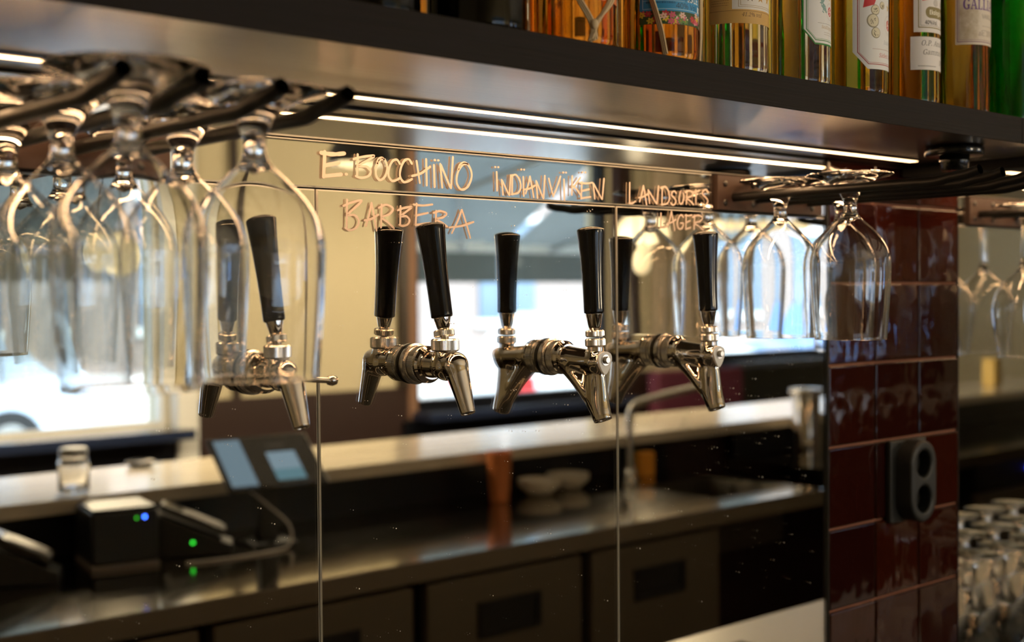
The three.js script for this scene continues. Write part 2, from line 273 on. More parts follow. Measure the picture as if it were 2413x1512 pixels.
// ------------------------------------------------------------------ bottle shelf with light strips
const SHELF_D = 0.2285;
function shelf(x0, x1, label) {
  const s = thing('bottle_shelf', label, 'shelf', [(x0 + x1) / 2, SHELF_Y, 0]);
  const w = (x1 - x0) / 2;
  mesh('board', metres(box(-w, w, 0.0008, SHELF_T, 0.003, SHELF_D - 0.0012)), M.shelfWood, s);
  mesh('edge_band', metres(box(-w, w, 0, SHELF_T + 0.0004, SHELF_D - 0.0012, SHELF_D, 0.0005)), phys({ map: rep(woodT, 1.2, 5), color: lin(0.2, 0.18, 0.165), roughness: 0.62, specularIntensity: 0.32, bumpMap: rep(woodB, 1.2, 5), bumpScale: 0.0002 }), s, 'dark front edge');
  return s;
}
shelf(-0.6, 1.3335, 'dark stained bottle shelf over the beer taps');
shelf(1.3345, 3.4, 'dark stained bottle shelf section right of the tiled pillar');
const LEDC = lin(1, 0.585, 0.285);
function lightStrip(x0, x1, label) {
  const t = thing('light_strip', label, 'light strip', [(x0 + x1) / 2, SHELF_Y, 0.055], 0, 'light strips under the bottle shelf'), w = (x1 - x0) / 2;
  mesh('channel', box(-w, w, -0.0008, -0.0002, -0.0085, 0.0085), M.darkMetal, t);
  mesh('diffuser', box(-w + 0.002, w - 0.002, -0.0013, -0.0009, -0.0056, 0.0056), std({ color: lin(0.9, 0.85, 0.75), emissive: LEDC, emissiveIntensity: 6, roughness: 0.6 }), t, 'glowing warm white diffuser');
  const L = new THREE.RectAreaLight(LEDC, 41, 2 * w - 0.004, 0.0108);
  L.position.set(0, -0.0017, 0); L.rotation.x = -Math.PI / 2; t.add(L);
}
lightStrip(-0.55, 1.405, 'warm glowing light strip under shelf above the beer taps');
lightStrip(1.545, 3.3, 'warm glowing light strip under shelf right of the tiled pillar');
{
  const t = thing('shelf_bracket', 'black steel bracket arm under the shelf at the tiled pillar', 'bracket', [1.475, SHELF_Y, 0]);
  mesh('arm', box(-0.02, 0.02, -0.014, -0.0005, 0.006, 0.21, 0.002), std({ color: lin(0.004, 0.004, 0.004), roughness: 0.85 }), t);
  const q = thing('shelf_mount', 'glossy black round mount under the shelf beside the rack rods', 'mount', [1.31, SHELF_Y, 0.162]);
  mesh('disc', lathe([[0, -0.0002], [0.031, -0.0002], [0.0318, -0.002], [0.0318, -0.008], [0.030, -0.0098], [0, -0.0098]].reverse(), 48), M.plasticBlack, q);
  mesh('post', lathe([[0, -0.0095], [0.0165, -0.0095], [0.0158, -0.016], [0.0145, -0.0245], [0.013, -0.026], [0, -0.026]].reverse(), 40), M.plasticBlack, q);
}

// ------------------------------------------------------------------ glasses
const inset = (pts, d) => pts.map(([r, y]) => [Math.max(0.0004, r - d), y]);
function glassKind(stemPts, bowlPts, wall) {
  const outer = bowlPts, inner = inset(bowlPts, wall).map(([r, y], i) => [r, i === 0 ? y + wall * 1.5 : y]).reverse();
  const [rr, ry] = bowlPts[bowlPts.length - 1], lip = [[rr - wall * 0.15, ry + wall * 0.4], [rr - wall * 0.5, ry + wall * 0.55], [rr - wall * 0.85, ry + wall * 0.4]];
  return { stem: lathe(stemPts, 48), bowl: lathe([...outer, ...lip, ...inner], 64) };
}
const smoothPts = (p, n) => new THREE.SplineCurve(p.map(([a, b]) => new THREE.Vector2(a, b))).getPoints(n).map((v) => [Math.max(0.0003, v.x), v.y]);
const shortKind = glassKind(
  [[0.0001, 0], [0.041, 0], ...smoothPts([[0.0432, 0.0004], [0.044, 0.0014], [0.0430, 0.0025], [0.034, 0.0046], [0.026, 0.0075], [0.0195, 0.0113], [0.0138, 0.0165], [0.0094, 0.0228], [0.0071, 0.0295], [0.0067, 0.0355], [0.0080, 0.0415], [0.0112, 0.0462]], 44), [0.0001, 0.0510]],
  smoothPts([[0.0113, 0.0463], [0.0168, 0.0516], [0.0243, 0.0590], [0.0314, 0.0670], [0.0368, 0.0755], [0.0400, 0.0845], [0.0412, 0.0935], [0.0411, 0.1055], [0.0402, 0.1255], [0.0387, 0.1470], [0.0368, 0.1720]], 60), 0.0011);
const tallKind = glassKind(
  [[0.0001, 0], [0.034, 0], ...smoothPts([[0.0362, 0.0004], [0.037, 0.0012], [0.036, 0.002], [0.024, 0.0038], [0.011, 0.008], [0.0058, 0.018], [0.0042, 0.04], [0.0043, 0.066], [0.0062, 0.082], [0.0098, 0.0900]], 40), [0.0001, 0.0945]],
  smoothPts([[0.0099, 0.0901], [0.017, 0.0965], [0.028, 0.107], [0.037, 0.121], [0.0412, 0.137], [0.0416, 0.150], [0.0395, 0.170], [0.0362, 0.190], [0.0335, 0.208]], 50), 0.0011);
function makeGlass(kind, name, label, category, group) {
  const t = thing(name, label, category, [0, 0, 0], 0, group);
  mesh('stem_and_foot', kind.stem, M.crystal, t); mesh('bowl', kind.bowl, M.bowl, t); return t;
}
const RODY = 1.656, ROD_R = 0.005, FOOT_Y = RODY + ROD_R + 0.0122, FOOT_TALL = RODY + ROD_R + 0.0065;
const gA = makeGlass(shortKind, 'wine_glass', 'short stemmed wine glass hanging upside down', 'glass', 'short stemmed glasses hung on the racks');
gA.rotation.x = Math.PI;
let firstA = true;
function hang(x, z, label) { const g = firstA ? gA : copyOf(gA, [0, 0, 0]); firstA = false; g.userData.label = label; g.position.set(x, FOOT_Y, z); g.rotation.set(Math.PI, rnd() * 6, 0); return g; }
const ORD = ['next to rod tips', 'second from rod tips', 'third from rod tips'];
const ROWS_L = [[0.2945, [0.262, 0.172, 0.081]], [0.385, [0.236, 0.145, 0.054]]];
ROWS_L.forEach(([x, zs], r) => zs.forEach((z, i) => { const g = hang(x, z, `short wine glass on the ${r ? 'inner' : 'outer'} rod pair left of taps, ${ORD[i]}`); if (i > 0) g.children[1].material = M.bowlSheet; }));
hang(1.140, 0.1405, 'short stemmed wine glass hanging before the maroon tiles, farther out on its rods');
hang(1.140, 0.0515, 'short stemmed wine glass hanging near the board right of the LAGER lettering');
hang(1.236, 0.064, 'short stemmed wine glass half hidden on the rods next to the tiled pillar');

function rack(x0, x1, rods, label, tip) {
  const t = thing('glass_rack', label, 'glass rack', [(x0 + x1) / 2, ROWB0, 0], 0, 'hanging glass racks under the shelf');
  const cx = (x0 + x1) / 2, w = (x1 - x0) / 2 - 0.001, h = ROWB1 - ROWB0;
  mesh('board', metres(box(-w, w, 0.0012, h - 0.0012, -0.011, 0.006, 0.0008)), M.boardWood, t, 'brown wooden board');
  for (const x of rods) {
    const q = RODY - ROWB0;
    mesh('rod', tube([[x - cx, q, 0.0055], [x - cx, q, 0.08], [x - cx, q, tip - 0.075], [x - cx, q, tip - 0.045], [x - cx, q + 0.003, tip - 0.028], [x - cx, q + 0.005, tip - 0.012], [x - cx, q + 0.0082, tip]], ROD_R, 60, 14), M.blackSteel, t);
  }
  const head = lathe([[0.0001, 0.0016], [0.0026, 0.0013], [0.0036, 0.0004], [0.0037, 0]].reverse(), 20).rotateX(Math.PI / 2);
  const dot = new THREE.CylinderGeometry(0.0013, 0.0013, 0.0004, 6).rotateX(Math.PI / 2);
  for (const sx of [-w + 0.013, -w + 0.062, 0.02, w - 0.02]) for (const sy of [0.0095, 0.0305]) {
    const s = mesh('screw', head, M.darkMetal, t); s.position.set(sx, sy, 0.0061);
    const d = mesh('drive_recess', dot, M.rubber, s); d.position.set(0, 0, 0.0015);
  }
}
rack(0.2365, 0.4455, [0.273, 0.316, 0.3635, 0.4065], 'black rod glass rack left of the beer taps', 0.304);
rack(1.0885, 1.2835, [1.1185, 1.1615, 1.2145, 1.2575], 'black rod glass rack in front of the tiled pillar', 0.297);
rack(1.624, 1.852, [1.652, 1.69, 1.752, 1.79], 'black rod glass rack right of the tiled pillar', 0.297);

const gT = makeGlass(tallKind, 'tall_wine_glass', '', 'glass', 'tall stemmed glasses hung right of the pillar'); gT.rotation.x = Math.PI;
[[1.671, 0.06], [1.771, 0.055], [1.671, 0.15], [1.771, 0.145], [1.771, 0.235], [1.671, 0.24]].forEach(([x, z], i) => {
  const g = i ? copyOf(gT, [0, 0, 0]) : gT; g.position.set(x, FOOT_TALL, z); g.rotation.x = Math.PI; g.userData.label = `tall wine glass on rods ${x < 1.7 ? 'nearest to' : 'farther from'} the tiled pillar, ${['closest to the board', 'midway along its rods', 'next to the rod tips'][i >> 1]}`;
});

// ------------------------------------------------------------------ beer taps
function sdf(fn, c, half, res) { // mesh of a distance field in a cube
  const mc = new MarchingCubes(res, new THREE.MeshBasicMaterial(), false, false, 160000); mc.isolation = 0;
  for (let k = 0; k < res; k++) for (let j = 0; j < res; j++) for (let i = 0; i < res; i++) { const q = (n) => (n - res / 2) / (res / 2) * half; mc.field[i + j * res + k * res * res] = -fn(c[0] + q(i), c[1] + q(j), c[2] + q(k)) * 100; }
  mc.update(); const n = mc.count, g = new THREE.BufferGeometry();
  g.setAttribute('position', new THREE.BufferAttribute(mc.positionArray.slice(0, n * 3), 3));
  g.setAttribute('normal', new THREE.BufferAttribute(mc.normalArray.slice(0, n * 3), 3));
  g.scale(half, half, half); g.translate(...c); g.setAttribute('uv', new THREE.BufferAttribute(new Float32Array(n * 2), 2)); return g;
}
function cone(px, py, pz, a, b, ra, rb) { const dx = b[0] - a[0], dy = b[1] - a[1], dz = b[2] - a[2]; let t = ((px - a[0]) * dx + (py - a[1]) * dy + (pz - a[2]) * dz) / (dx * dx + dy * dy + dz * dz); t = Math.max(0, Math.min(1, t)); return Math.hypot(px - a[0] - dx * t, py - a[1] - dy * t, pz - a[2] - dz * t) - (ra + (rb - ra) * t); }
const smin = (a, b, k) => { const h = Math.max(k - Math.abs(a - b), 0) / k; return Math.min(a, b) - h * h * k / 4; };
const smax = (a, b, k) => -smin(-a, -b, k);
// straight spout kind
const bodyA = sdf((x, y, z) => {
  let d = cone(x, y, z, [0, 0, 0.022], [0, 0, 0.05], 0.0118, 0.0098);
  d = smin(d, smax(cone(x, y, z, [0, 0.014, 0.0455], [0, -0.002, 0.0475], 0.0098, 0.0102), y - 0.0128, 0.0006), 0.003);
  d = smin(d, cone(x, y, z, [0, -0.001, 0.047], [0, 0.0005, 0.059], 0.0108, 0.0106), 0.004);
  let sp = cone(x, y, z, [0, 0.001, 0.0595], [0, -0.044, 0.0782], 0.0105, 0.0058);
  const cut = (y + 0.0395) * -0.92 + (z - 0.0765) * 0.385; sp = smax(sp, cut, 0.0005);
  d = smin(d, sp, 0.0035);
  const bore = cone(x, y, z, [0, -0.03, 0.0725], [0, -0.05, 0.0807], 0.0043, 0.0043);
  return smax(d, -bore, 0.0004);
}, [0, -0.012, 0.05], 0.04, 92);
// swept spout kind
const sweep = []; for (let i = 0; i <= 18; i++) { const t = i / 18, u = 1 - t; sweep.push([0, 2 * u * t * -0.016 + t * t * -0.0635, u * u * 0.019 + 2 * u * t * 0.044 + t * t * 0.0758, 0.0118 * u * u + 2 * u * t * 0.0087 + t * t * 0.0054]); }
const bodyB = sdf((x, y, z) => {
  let d = cone(x, y, z, [0, 0, 0.016], [0, -0.0028, 0.071], 0.0122, 0.0095), sp = 1;
  for (let i = 0; i < 18; i++) sp = Math.min(sp, cone(x, y, z, sweep[i], sweep[i + 1], sweep[i][3], sweep[i + 1][3]));
  sp = smin(sp, cone(x, y, z, [0, -0.009, 0.0675], [0, -0.062, 0.0748], 0.0062, 0.0048), 0.011);
  sp = smin(sp, cone(x, y, z, [0, -0.008, 0.0575], [0, -0.052, 0.0712], 0.0056, 0.0046), 0.009);
  d = smin(d, sp, 0.0045);
  d = smin(d, smax(cone(x, y, z, [0, 0.008, 0.0635], [0, -0.004, 0.0635], 0.0080, 0.009), y - 0.0072, 0.0005), 0.0025);
  d = smax(d, z - 0.0742 - Math.max(0, -y - 0.013) * 0.2, 0.0012);
  d = smax(d, (y + 0.0570) * -0.93 + (z - 0.0735) * 0.36, 0.0005);
  return smax(d, -cone(x, y, z, [0, -0.0535, 0.0712], [0, -0.07, 0.0785], 0.0036, 0.0036), 0.0004);
}, [0, -0.022, 0.046], 0.044, 110);
function knurl(r, h, n, bevel, depth = 0.00035) { // ribbed ring along y
  const s = new THREE.Shape(), N = n * 2; for (let i = 0; i < N; i++) { const a = i / N * Math.PI * 2, q = r - (i % 2 ? depth : 0); i ? s.lineTo(q * Math.cos(a), q * Math.sin(a)) : s.moveTo(q, 0); } s.closePath();
  const g = new THREE.ExtrudeGeometry(s, { depth: h - 2 * bevel, bevelEnabled: true, bevelThickness: bevel, bevelSize: bevel, bevelOffset: -bevel, bevelSegments: 1 });
  return g.rotateX(-Math.PI / 2).translate(0, bevel, 0);
}
const handleGeo = (rb, rt, h) => { const p = [[0.0001, 0], [rb - 0.0012, 0], [rb - 0.0003, 0.0004], [rb, 0.0016]]; for (let i = 1; i <= 24; i++) { const t = i / 24; p.push([rb + (rt - rb) * Math.pow(t, 2.3), 0.0016 + (h - 0.0036) * t]); } p.push([rt - 0.0004, h - 0.0012], [rt - 0.0016, h - 0.0004], [rt * 0.6, h + 0.0008], [rt * 0.3, h + 0.0014], [0.0001, h + 0.0016]); return lathe(p, 56); };
const fluteGeo = (rb, rt, h) => { // shallow flutes round the grip
  const g = handleGeo(rb, rt, h), p = g.attributes.position;
  for (let i = 0; i < p.count; i++) { const x = p.getX(i), z = p.getZ(i), r = Math.hypot(x, z), y = p.getY(i); if (r > rb * 0.9 && y < h - 0.002 && y > 0.001) { const k = 1 + 0.006 * Math.cos(Math.atan2(z, x) * 14); p.setX(i, x * k); p.setZ(i, z * k); } }
  g.computeVertexNormals(); return g;
};
const alongZ = (g, z) => g.rotateX(Math.PI / 2).translate(0, 0, z);
function tapShank(t) {
  mesh('wall_flange', alongZ(latheHard([[0.0001, 0], [0.0182, 0], [0.0182, 0.0022], [0.0168, 0.0034], [0.0001, 0.0034]], 48), 0.0024), M.chromeSoft, t);
  mesh('shank', alongZ(new THREE.CylinderGeometry(0.0128, 0.0128, 0.022, 40), 0.0165), M.chrome, t);
  mesh('coupling_nut', alongZ(knurl(0.0164, 0.0085, 84, 0.0008, 0.00024), 0.0105), M.chromeSoft, t);
  mesh('lock_ring', alongZ(knurl(0.0168, 0.0032, 84, 0.0007, 0.00024), 0.0062), M.chromeSoft, t);
  mesh('coupling_collar', alongZ(latheHard([[0.0155, 0], [0.0163, 0.001], [0.0163, 0.0032], [0.0145, 0.0052], [0.0118, 0.0072]], 48), 0.0192), M.chrome, t);
}
const hA = handleGeo(0.0095, 0.0130, 0.081), hB = fluteGeo(0.0096, 0.0132, 0.0795);
function tapA(x, lean, label, lever) {
  const t = thing('beer_tap', label, 'beer tap', [x, 1.4895, 0]);
  tapShank(t);
  mesh('body', bodyA, M.chrome, t, 'polished body with straight spout');
  mesh('collar', knurl(0.0122, 0.0105, 64, 0.0012, 0.00028).translate(0, 0.0125, 0.0455), M.chromeSoft, t, 'knurled collar');
  const grip = new THREE.Group(); grip.name = 'lever'; t.add(grip); grip.position.set(0, 0.0225, 0.0453); grip.rotation.set(lean[0], 0, lean[1]);
  mesh('lever_stem', new THREE.CylinderGeometry(0.0034, 0.0036, 0.014, 20).translate(0, 0.004, 0), M.chrome, grip);
  mesh('lock_nut', knurl(0.009, 0.0062, 40, 0.001).translate(0, 0.0022, 0), M.chromeSoft, grip);
  mesh('ferrule', lathe([[0.0045, 0.0088], [0.0053, 0.0096], [0.0074, 0.0186], [0.0070, 0.0192], [0.0001, 0.0192]], 40), M.chrome, grip);
  mesh('handle', hA.clone().translate(0, 0.0192, 0), M.plasticBlack, grip, 'flared black handle');
  if (lever) {
    const l = mesh('flow_lever', merge([rod([0.0088, -0.0035, 0.0505], [0.043, -0.0065, 0.0515], 0.0024), lathe([[0.0001, -0.0045], [0.0035, -0.0035], [0.0044, 0], [0.0035, 0.0035], [0.0001, 0.0045]], 24).rotateZ(-Math.PI / 2).translate(0.0435, -0.0065, 0.0515)]), M.chrome, t, 'side pin with a ball end');
  }
  return t;
}
function tapB(x, lean, label) {
  const t = thing('beer_tap', label, 'beer tap', [x, 1.4895, 0]);
  tapShank(t);
  mesh('body', bodyB, M.chrome, t, 'polished body with swept spout');
  const z = 0.0635, grip = new THREE.Group(); grip.name = 'lever'; t.add(grip); grip.position.set(0, 0.0065, z); grip.rotation.set(lean[0], 0, lean[1]);
  mesh('neck', latheHard([[0.0001, 0], [0.0078, 0], [0.0078, 0.0042], [0.0068, 0.0052], [0.0001, 0.0052]], 36), M.chrome, grip);
  mesh('collar', knurl(0.0098, 0.008, 70, 0.0014, 0.0002).translate(0, 0.0047, 0), M.chromeSoft, grip);
  mesh('lock_nut', knurl(0.0091, 0.0064, 66, 0.0012, 0.0002).translate(0, 0.0138, 0), M.chromeSoft, grip);
  mesh('ferrule', lathe([[0.0042, 0.0195], [0.0055, 0.0225], [0.0058, 0.0235], [0.0082, 0.0352], [0.0078, 0.036], [0.0001, 0.036]], 40), M.chrome, grip);
  mesh('handle', hB.clone().translate(0, 0.036, 0), M.plasticBlack, grip, 'flared fluted black handle');
  const s = new THREE.Shape(); s.moveTo(-0.0068, 0.0062); s.quadraticCurveTo(0, 0.0098, 0.0068, 0.0062); s.quadraticCurveTo(0.0095, 0.0035, 0.0078, -0.001); s.quadraticCurveTo(0.0055, -0.0085, 0.0012, -0.0122); s.quadraticCurveTo(0, -0.0128, -0.0012, -0.0122); s.quadraticCurveTo(-0.0055, -0.0085, -0.0078, -0.001); s.quadraticCurveTo(-0.0095, 0.0035, -0.0068, 0.0062);
  mesh('end_plate', new THREE.ExtrudeGeometry(s, { depth: 0.0012, bevelEnabled: true, bevelThickness: 0.0005, bevelSize: 0.0005, bevelSegments: 2 }).translate(0, -0.0015, 0.0746), std({ color: lin(0.72, 0.71, 0.7), roughness: 0.4 }), t, 'pale shield shaped end plate');
  mesh('end_screw', merge([alongZ(latheHard([[0.0052, 0], [0.0052, 0.0008], [0.0001, 0.0008]], 24), 0.0763), alongZ(latheHard([[0.0034, 0], [0.0034, 0.0022], [0.0026, 0.003], [0.0001, 0.003]], 24), 0.077)]).translate(0, -0.0008, 0), M.chromeSoft, t);
  return t;
}
tapA(0.5146, [-0.17, 0.05], 'straight spouted chrome beer tap with a side pin, behind the hanging glasses', true);
tapA(0.6775, [-0.15, 0.035], 'straight spouted chrome beer tap under the BARBERA lettering', false);
tapB(0.842, [-0.035, 0.012], 'swept spout chrome beer tap under the INDIANVIKEN lettering');
tapB(1.006, [-0.035, 0.012], 'swept spout chrome beer tap under the LAGER lettering');
console.log('taps done');

// ------------------------------------------------------------------ back counter under the mirror
{
  const c = thing('back_counter', 'steel topped back counter below the mirror', 'counter', [1.3, 0, 0]);
  mesh('cabinet', box(-2.5, 2.4, 0.0, 0.905, 0.002, 0.53), M.navyPaint, c);
  mesh('top', metres(box(-2.55, 2.45, 0.906, 0.95, 0.002, 0.56, 0.003)), phys({ color: lin(0.5, 0.46, 0.38), metalness: 0.3, roughness: 0.35 }), c);
  const m = mesh('drip_mat', box(-0.6, 1.62, 0.9505, 0.956, 0.02, 0.47, 0.002), M.rubber); tag(m, 'black rubber bar mat on the back counter below the taps', 'bar mat'); m.position.x = 0.1;
  const m2 = mesh('drip_mat', box(1.73, 2.7, 0.9505, 0.956, 0.006, 0.3, 0.002), M.rubber); tag(m2, 'black rubber mat under the drying wine glasses', 'bar mat');
}
// drying glasses standing on their rims
{
  const g0 = makeGlass(tallKind, 'drying_glass', 'tall stemmed wine glass drying upside down on the back counter', 'glass', 'wine glasses drying on the counter'); g0.rotation.x = Math.PI;
  let first = true, r = 0;
  for (let z = 0.055; z < 0.26; z += 0.09, r++) for (let i = 0; i < 6; i++) {
    const x = 1.74 + i * 0.094 + (r % 2) * 0.047; if (x / (0.907 + z) < 1.55) continue; const g = first ? g0 : copyOf(g0, [0, 0, 0]); first = false;
    g.position.set(x + (rnd() - 0.5) * 0.006, 0.9562 + 0.208, z); g.rotation.x = Math.PI;
  }
}

// ------------------------------------------------------------------ bottles on the shelf
const TOP = SHELF_Y + SHELF_T + 0.0005;
const tint = (r, g, b, d) => phys({ color: lin(1, 1, 1), transmission: 1, thickness: 0.06, roughness: 0.0, ior: 1.42, attenuationColor: lin(r, g, b), attenuationDistance: d });
function bottle(x, z, r, hBody, mat, label, o = {}) {
  const t = thing('bottle', label, 'bottle', [x, TOP, z], o.turn ?? 0), s = o.shoulder ?? 0.045, nr = o.neck ?? 0.0135, nh = o.neckH ?? 0.075, f = o.flute ?? 0;
  const pts = [[0.0001, 0.004], [r * 0.6, 0.0025], [r * 0.86, 0.0001], [r * 0.95, 0.0012], [r * 0.992, 0.005], [r, 0.010], [r, hBody * 0.5], [r, hBody]];
  for (let i = 1; i <= 8; i++) { const a = i / 8; pts.push([nr + (r - nr) * (0.5 + 0.5 * Math.cos(a * Math.PI)), hBody + s * a]); }
  pts.push([nr, hBody + s + nh], [0.0001, hBody + s + nh]);
  const g = lathe(pts, 56);
  if (f) { const p = g.attributes.position; for (let i = 0; i < p.count; i++) { const y = p.getY(i); if (y > 0.004 && y < hBody * 0.8) { const k = 1 - f * Math.abs(Math.sin(Math.atan2(p.getZ(i), p.getX(i)) * 9)); p.setX(i, p.getX(i) * k); p.setZ(i, p.getZ(i) * k); } } g.computeVertexNormals(); }
  mesh('glass', g, mat, t);
  mesh('cap', lathe([[0.0001, hBody + s + nh + 0.0005], [nr + 0.001, hBody + s + nh + 0.0005], [nr + 0.002, hBody + s + nh + 0.003], [nr + 0.002, hBody + s + nh + 0.024], [0.0001, hBody + s + nh + 0.025]], 32), o.cap ?? M.plasticBlack, t);
  for (const [y0, y1, a0, a1, tex, alpha] of o.labels ?? []) {
    const q = new THREE.CylinderGeometry(r + 0.0005, r + 0.0005, y1 - y0, 48, 1, true, a0, a1 - a0).translate(0, (y0 + y1) / 2, 0);
    mesh('label', q, std({ map: tex, roughness: 0.55, side: THREE.DoubleSide, alphaTest: alpha ? 0.5 : 0 }), t);
  }
  return t;
}
const D = Math.PI / 180;
const text = (c, s, x, y, font, fill, align = 'center', sx = 1) => { c.save(); c.translate(x, y); c.scale(sx, 1); c.font = font; c.fillStyle = fill; c.textAlign = align; c.fillText(s, 0, 0); c.restore(); };
const lines = (c, x0, x1, y, n, step, col, h = 3) => { c.fillStyle = col; for (let i = 0; i < n; i++) for (let x = x0; x < x1;) { const w = 4 + 14 * rnd(); c.fillRect(x, y + i * step, Math.min(w, x1 - x), h); x += w + 5; } };
const texDark = canvasTex(512, 512, (c, w, h) => { c.fillStyle = '#b9a98a'; c.fillRect(0, 0, w, h); c.strokeStyle = '#4a3b28'; c.lineWidth = 6; c.strokeRect(14, 14, w - 28, h - 28); lines(c, 60, 450, 330, 4, 26, '#3a2d1d'); });
const texOrange = canvasTex(1024, 512, (c, w, h) => {
  c.fillStyle = '#c9551f'; c.fillRect(0, 0, w, h); c.fillStyle = '#e2a35c'; c.fillRect(0, h - 9, w, 4);
  text(c, 'GRANDE RESERVE', 512, 462, 'bold 66px serif', '#f0ddc4', 'center', 1.35); text(c, 'Produced in', 480, 496, 'bold 34px serif', '#e9b676', 'center', 1.6); c.fillStyle = '#e9b676'; c.fillRect(130, 484, 170, 3); c.fillRect(690, 484, 170, 3);
});
const texCream = canvasTex(256, 256, (c, w, h) => { c.fillStyle = '#d9cfc4'; c.fillRect(0, 0, w, h); c.fillStyle = '#8a2b20'; c.fillRect(0, 0, w, 20); text(c, 'EST GARDE', 128, 200, 'bold 40px serif', '#7d6a5c'); lines(c, 20, 230, 60, 4, 26, '#8f7f72', 5); });
const texBlue = canvasTex(1024, 768, (c, w, h) => {
  c.fillStyle = '#2d8fc9'; c.fillRect(0, 0, w, 626); c.strokeStyle = '#b6dcef'; c.lineWidth = 6; c.strokeRect(30, -40, w - 60, 645); c.fillStyle = '#b6dcef'; c.fillRect(30, 440, 400, 4); c.fillRect(30, 515, 400, 4);
  text(c, 'ISLE OF FIJI', 720, 515, 'bold 108px sans-serif', '#eef6fa', 'center', 0.86); text(c, '70cl', 500, 510, '78px sans-serif', '#17324a'); text(c, '40% Vol.', 480, 592, '78px sans-serif', '#17324a', 'center', 0.95);
  lines(c, 60, 330, 455, 2, 70, '#1d5d89', 20); c.fillStyle = '#e9f0f2'; c.fillRect(640, 535, 340, 62); text(c, 'Fiji Islands', 810, 583, 'bold 48px sans-serif', '#2d6c94');
  c.fillStyle = '#2f4a22'; c.fillRect(0, 626, w, 142);
  for (let i = 0; i < 46; i++) { const x = rnd() * w, y = 640 + rnd() * 120; for (let k = 0; k < 6; k++) { const a = k / 6 * 6.28 + i; c.fillStyle = ['#e8d9c4', '#c22f3f', '#e6c42f', '#e9c0b8', '#5d8a3a', '#d8577a'][i % 6]; c.beginPath(); c.ellipse(x + 18 * Math.cos(a), y + 18 * Math.sin(a), 20, 10, a, 0, 6.28); c.fill(); } c.fillStyle = '#b98a2c'; c.beginPath(); c.arc(x, y, 8, 0, 6.28); c.fill(); }
});
const star = (c, x, y, r, f) => { c.fillStyle = f; c.beginPath(); for (let i = 0; i < 10; i++) { const a = -Math.PI / 2 + i * Math.PI / 5, q = i % 2 ? r * 0.42 : r; c.lineTo(x + q * Math.cos(a), y + q * Math.sin(a)); } c.closePath(); c.fill(); };
const texGold = canvasTex(1024, 1024, (c, w, h) => {
  c.fillStyle = '#cda25a'; c.fillRect(0, 0, w, h); lines(c, 20, 190, 560, 7, 34, '#7c5424', 6); c.fillStyle = '#ded9d4'; c.fillRect(220, 0, w, 825); c.strokeStyle = '#a8916f'; c.lineWidth = 6; c.strokeRect(280, -30, 900, 820); c.strokeRect(300, -30, 900, 796);
  c.save(); c.scale(0.66, 1); star(c, 600, 650, 74, '#54402a'); star(c, 790, 650, 74, '#b98b45'); star(c, 980, 650, 74, '#caa15a'); c.restore(); c.strokeStyle = '#3a3330'; c.lineWidth = 4; c.beginPath(); for (let i = 0; i < 40; i++) c.lineTo(760 + i * 4, 690 + 46 * Math.sin(i * 0.9) * Math.cos(i * 0.23)); c.stroke();
  c.fillStyle = '#6a4a22'; c.fillRect(0, 845, w, 5); text(c, '41.2% vol', 420, 925, 'italic 78px serif', '#4a3216', 'center', 0.62); lines(c, 720, 980, 890, 3, 34, '#8d6a34', 7);
});
const cross = (c, x, y, r) => { c.fillStyle = '#c3262e'; c.beginPath(); c.arc(x, y, r, 0, 6.29); c.fill(); c.fillStyle = '#f2eee9'; for (let k = 0; k < 4; k++) { c.save(); c.translate(x, y); c.rotate(k * Math.PI / 2); c.beginPath(); c.moveTo(0, 0); c.lineTo(-r * 0.42, -r * 0.92); c.lineTo(0, -r * 0.62); c.lineTo(r * 0.42, -r * 0.92); c.closePath(); c.fill(); c.restore(); } c.strokeStyle = '#b9a9a0'; c.lineWidth = 4; c.beginPath(); c.arc(x, y, r * 1.75, 0, 6.29); c.stroke(); };
function octLabel(edge, H, extra) {
  return canvasTex(1024, H, (c, w, h) => {
    c.clearRect(0, 0, w, h); const P = (m) => { c.beginPath(); c.moveTo(m, m); c.lineTo(w - m, m); c.lineTo(w - m, h - 250 + m * 0.1); c.lineTo(w - 220 - m * 0.2, h - m); c.lineTo(220 + m * 0.2, h - m); c.lineTo(m, h - 250 + m * 0.1); c.closePath(); };
    P(0); c.fillStyle = edge === 'green' ? '#1e7a2c' : '#dfe1e6'; c.fill(); P(28); c.fillStyle = '#e0e1e4'; c.fill(); c.strokeStyle = edge === 'green' ? '#1e7a2c' : '#a3202c'; c.lineWidth = 12; P(74); c.stroke(); c.lineWidth = 5; P(98); c.stroke();
    extra(c, w, h);
  });
}
const texGreen = octLabel('green', 1647, (c) => { c.fillStyle = '#7fa3a4'; for (let i = 0; i < 90; i++) { const t = i / 90, x = 250 + 200 * t + (rnd() - 0.5) * 90, y = 640 + 460 * t + (rnd() - 0.5) * 60; c.beginPath(); c.ellipse(x, y, 28, 11, rnd() * 3, 0, 6.28); c.fill(); } cross(c, 620, 1074, 78); star(c, 620, 850, 60, '#c9a566'); c.fillStyle = '#6b6b70'; c.fillRect(280, 1289, 560, 4); text(c, 'Seidlingsprit', 560, 1375, 'italic 76px serif', '#b49a78', 'center', 0.9); lines(c, 420, 760, 1430, 2, 36, '#a9a2a0', 7); });
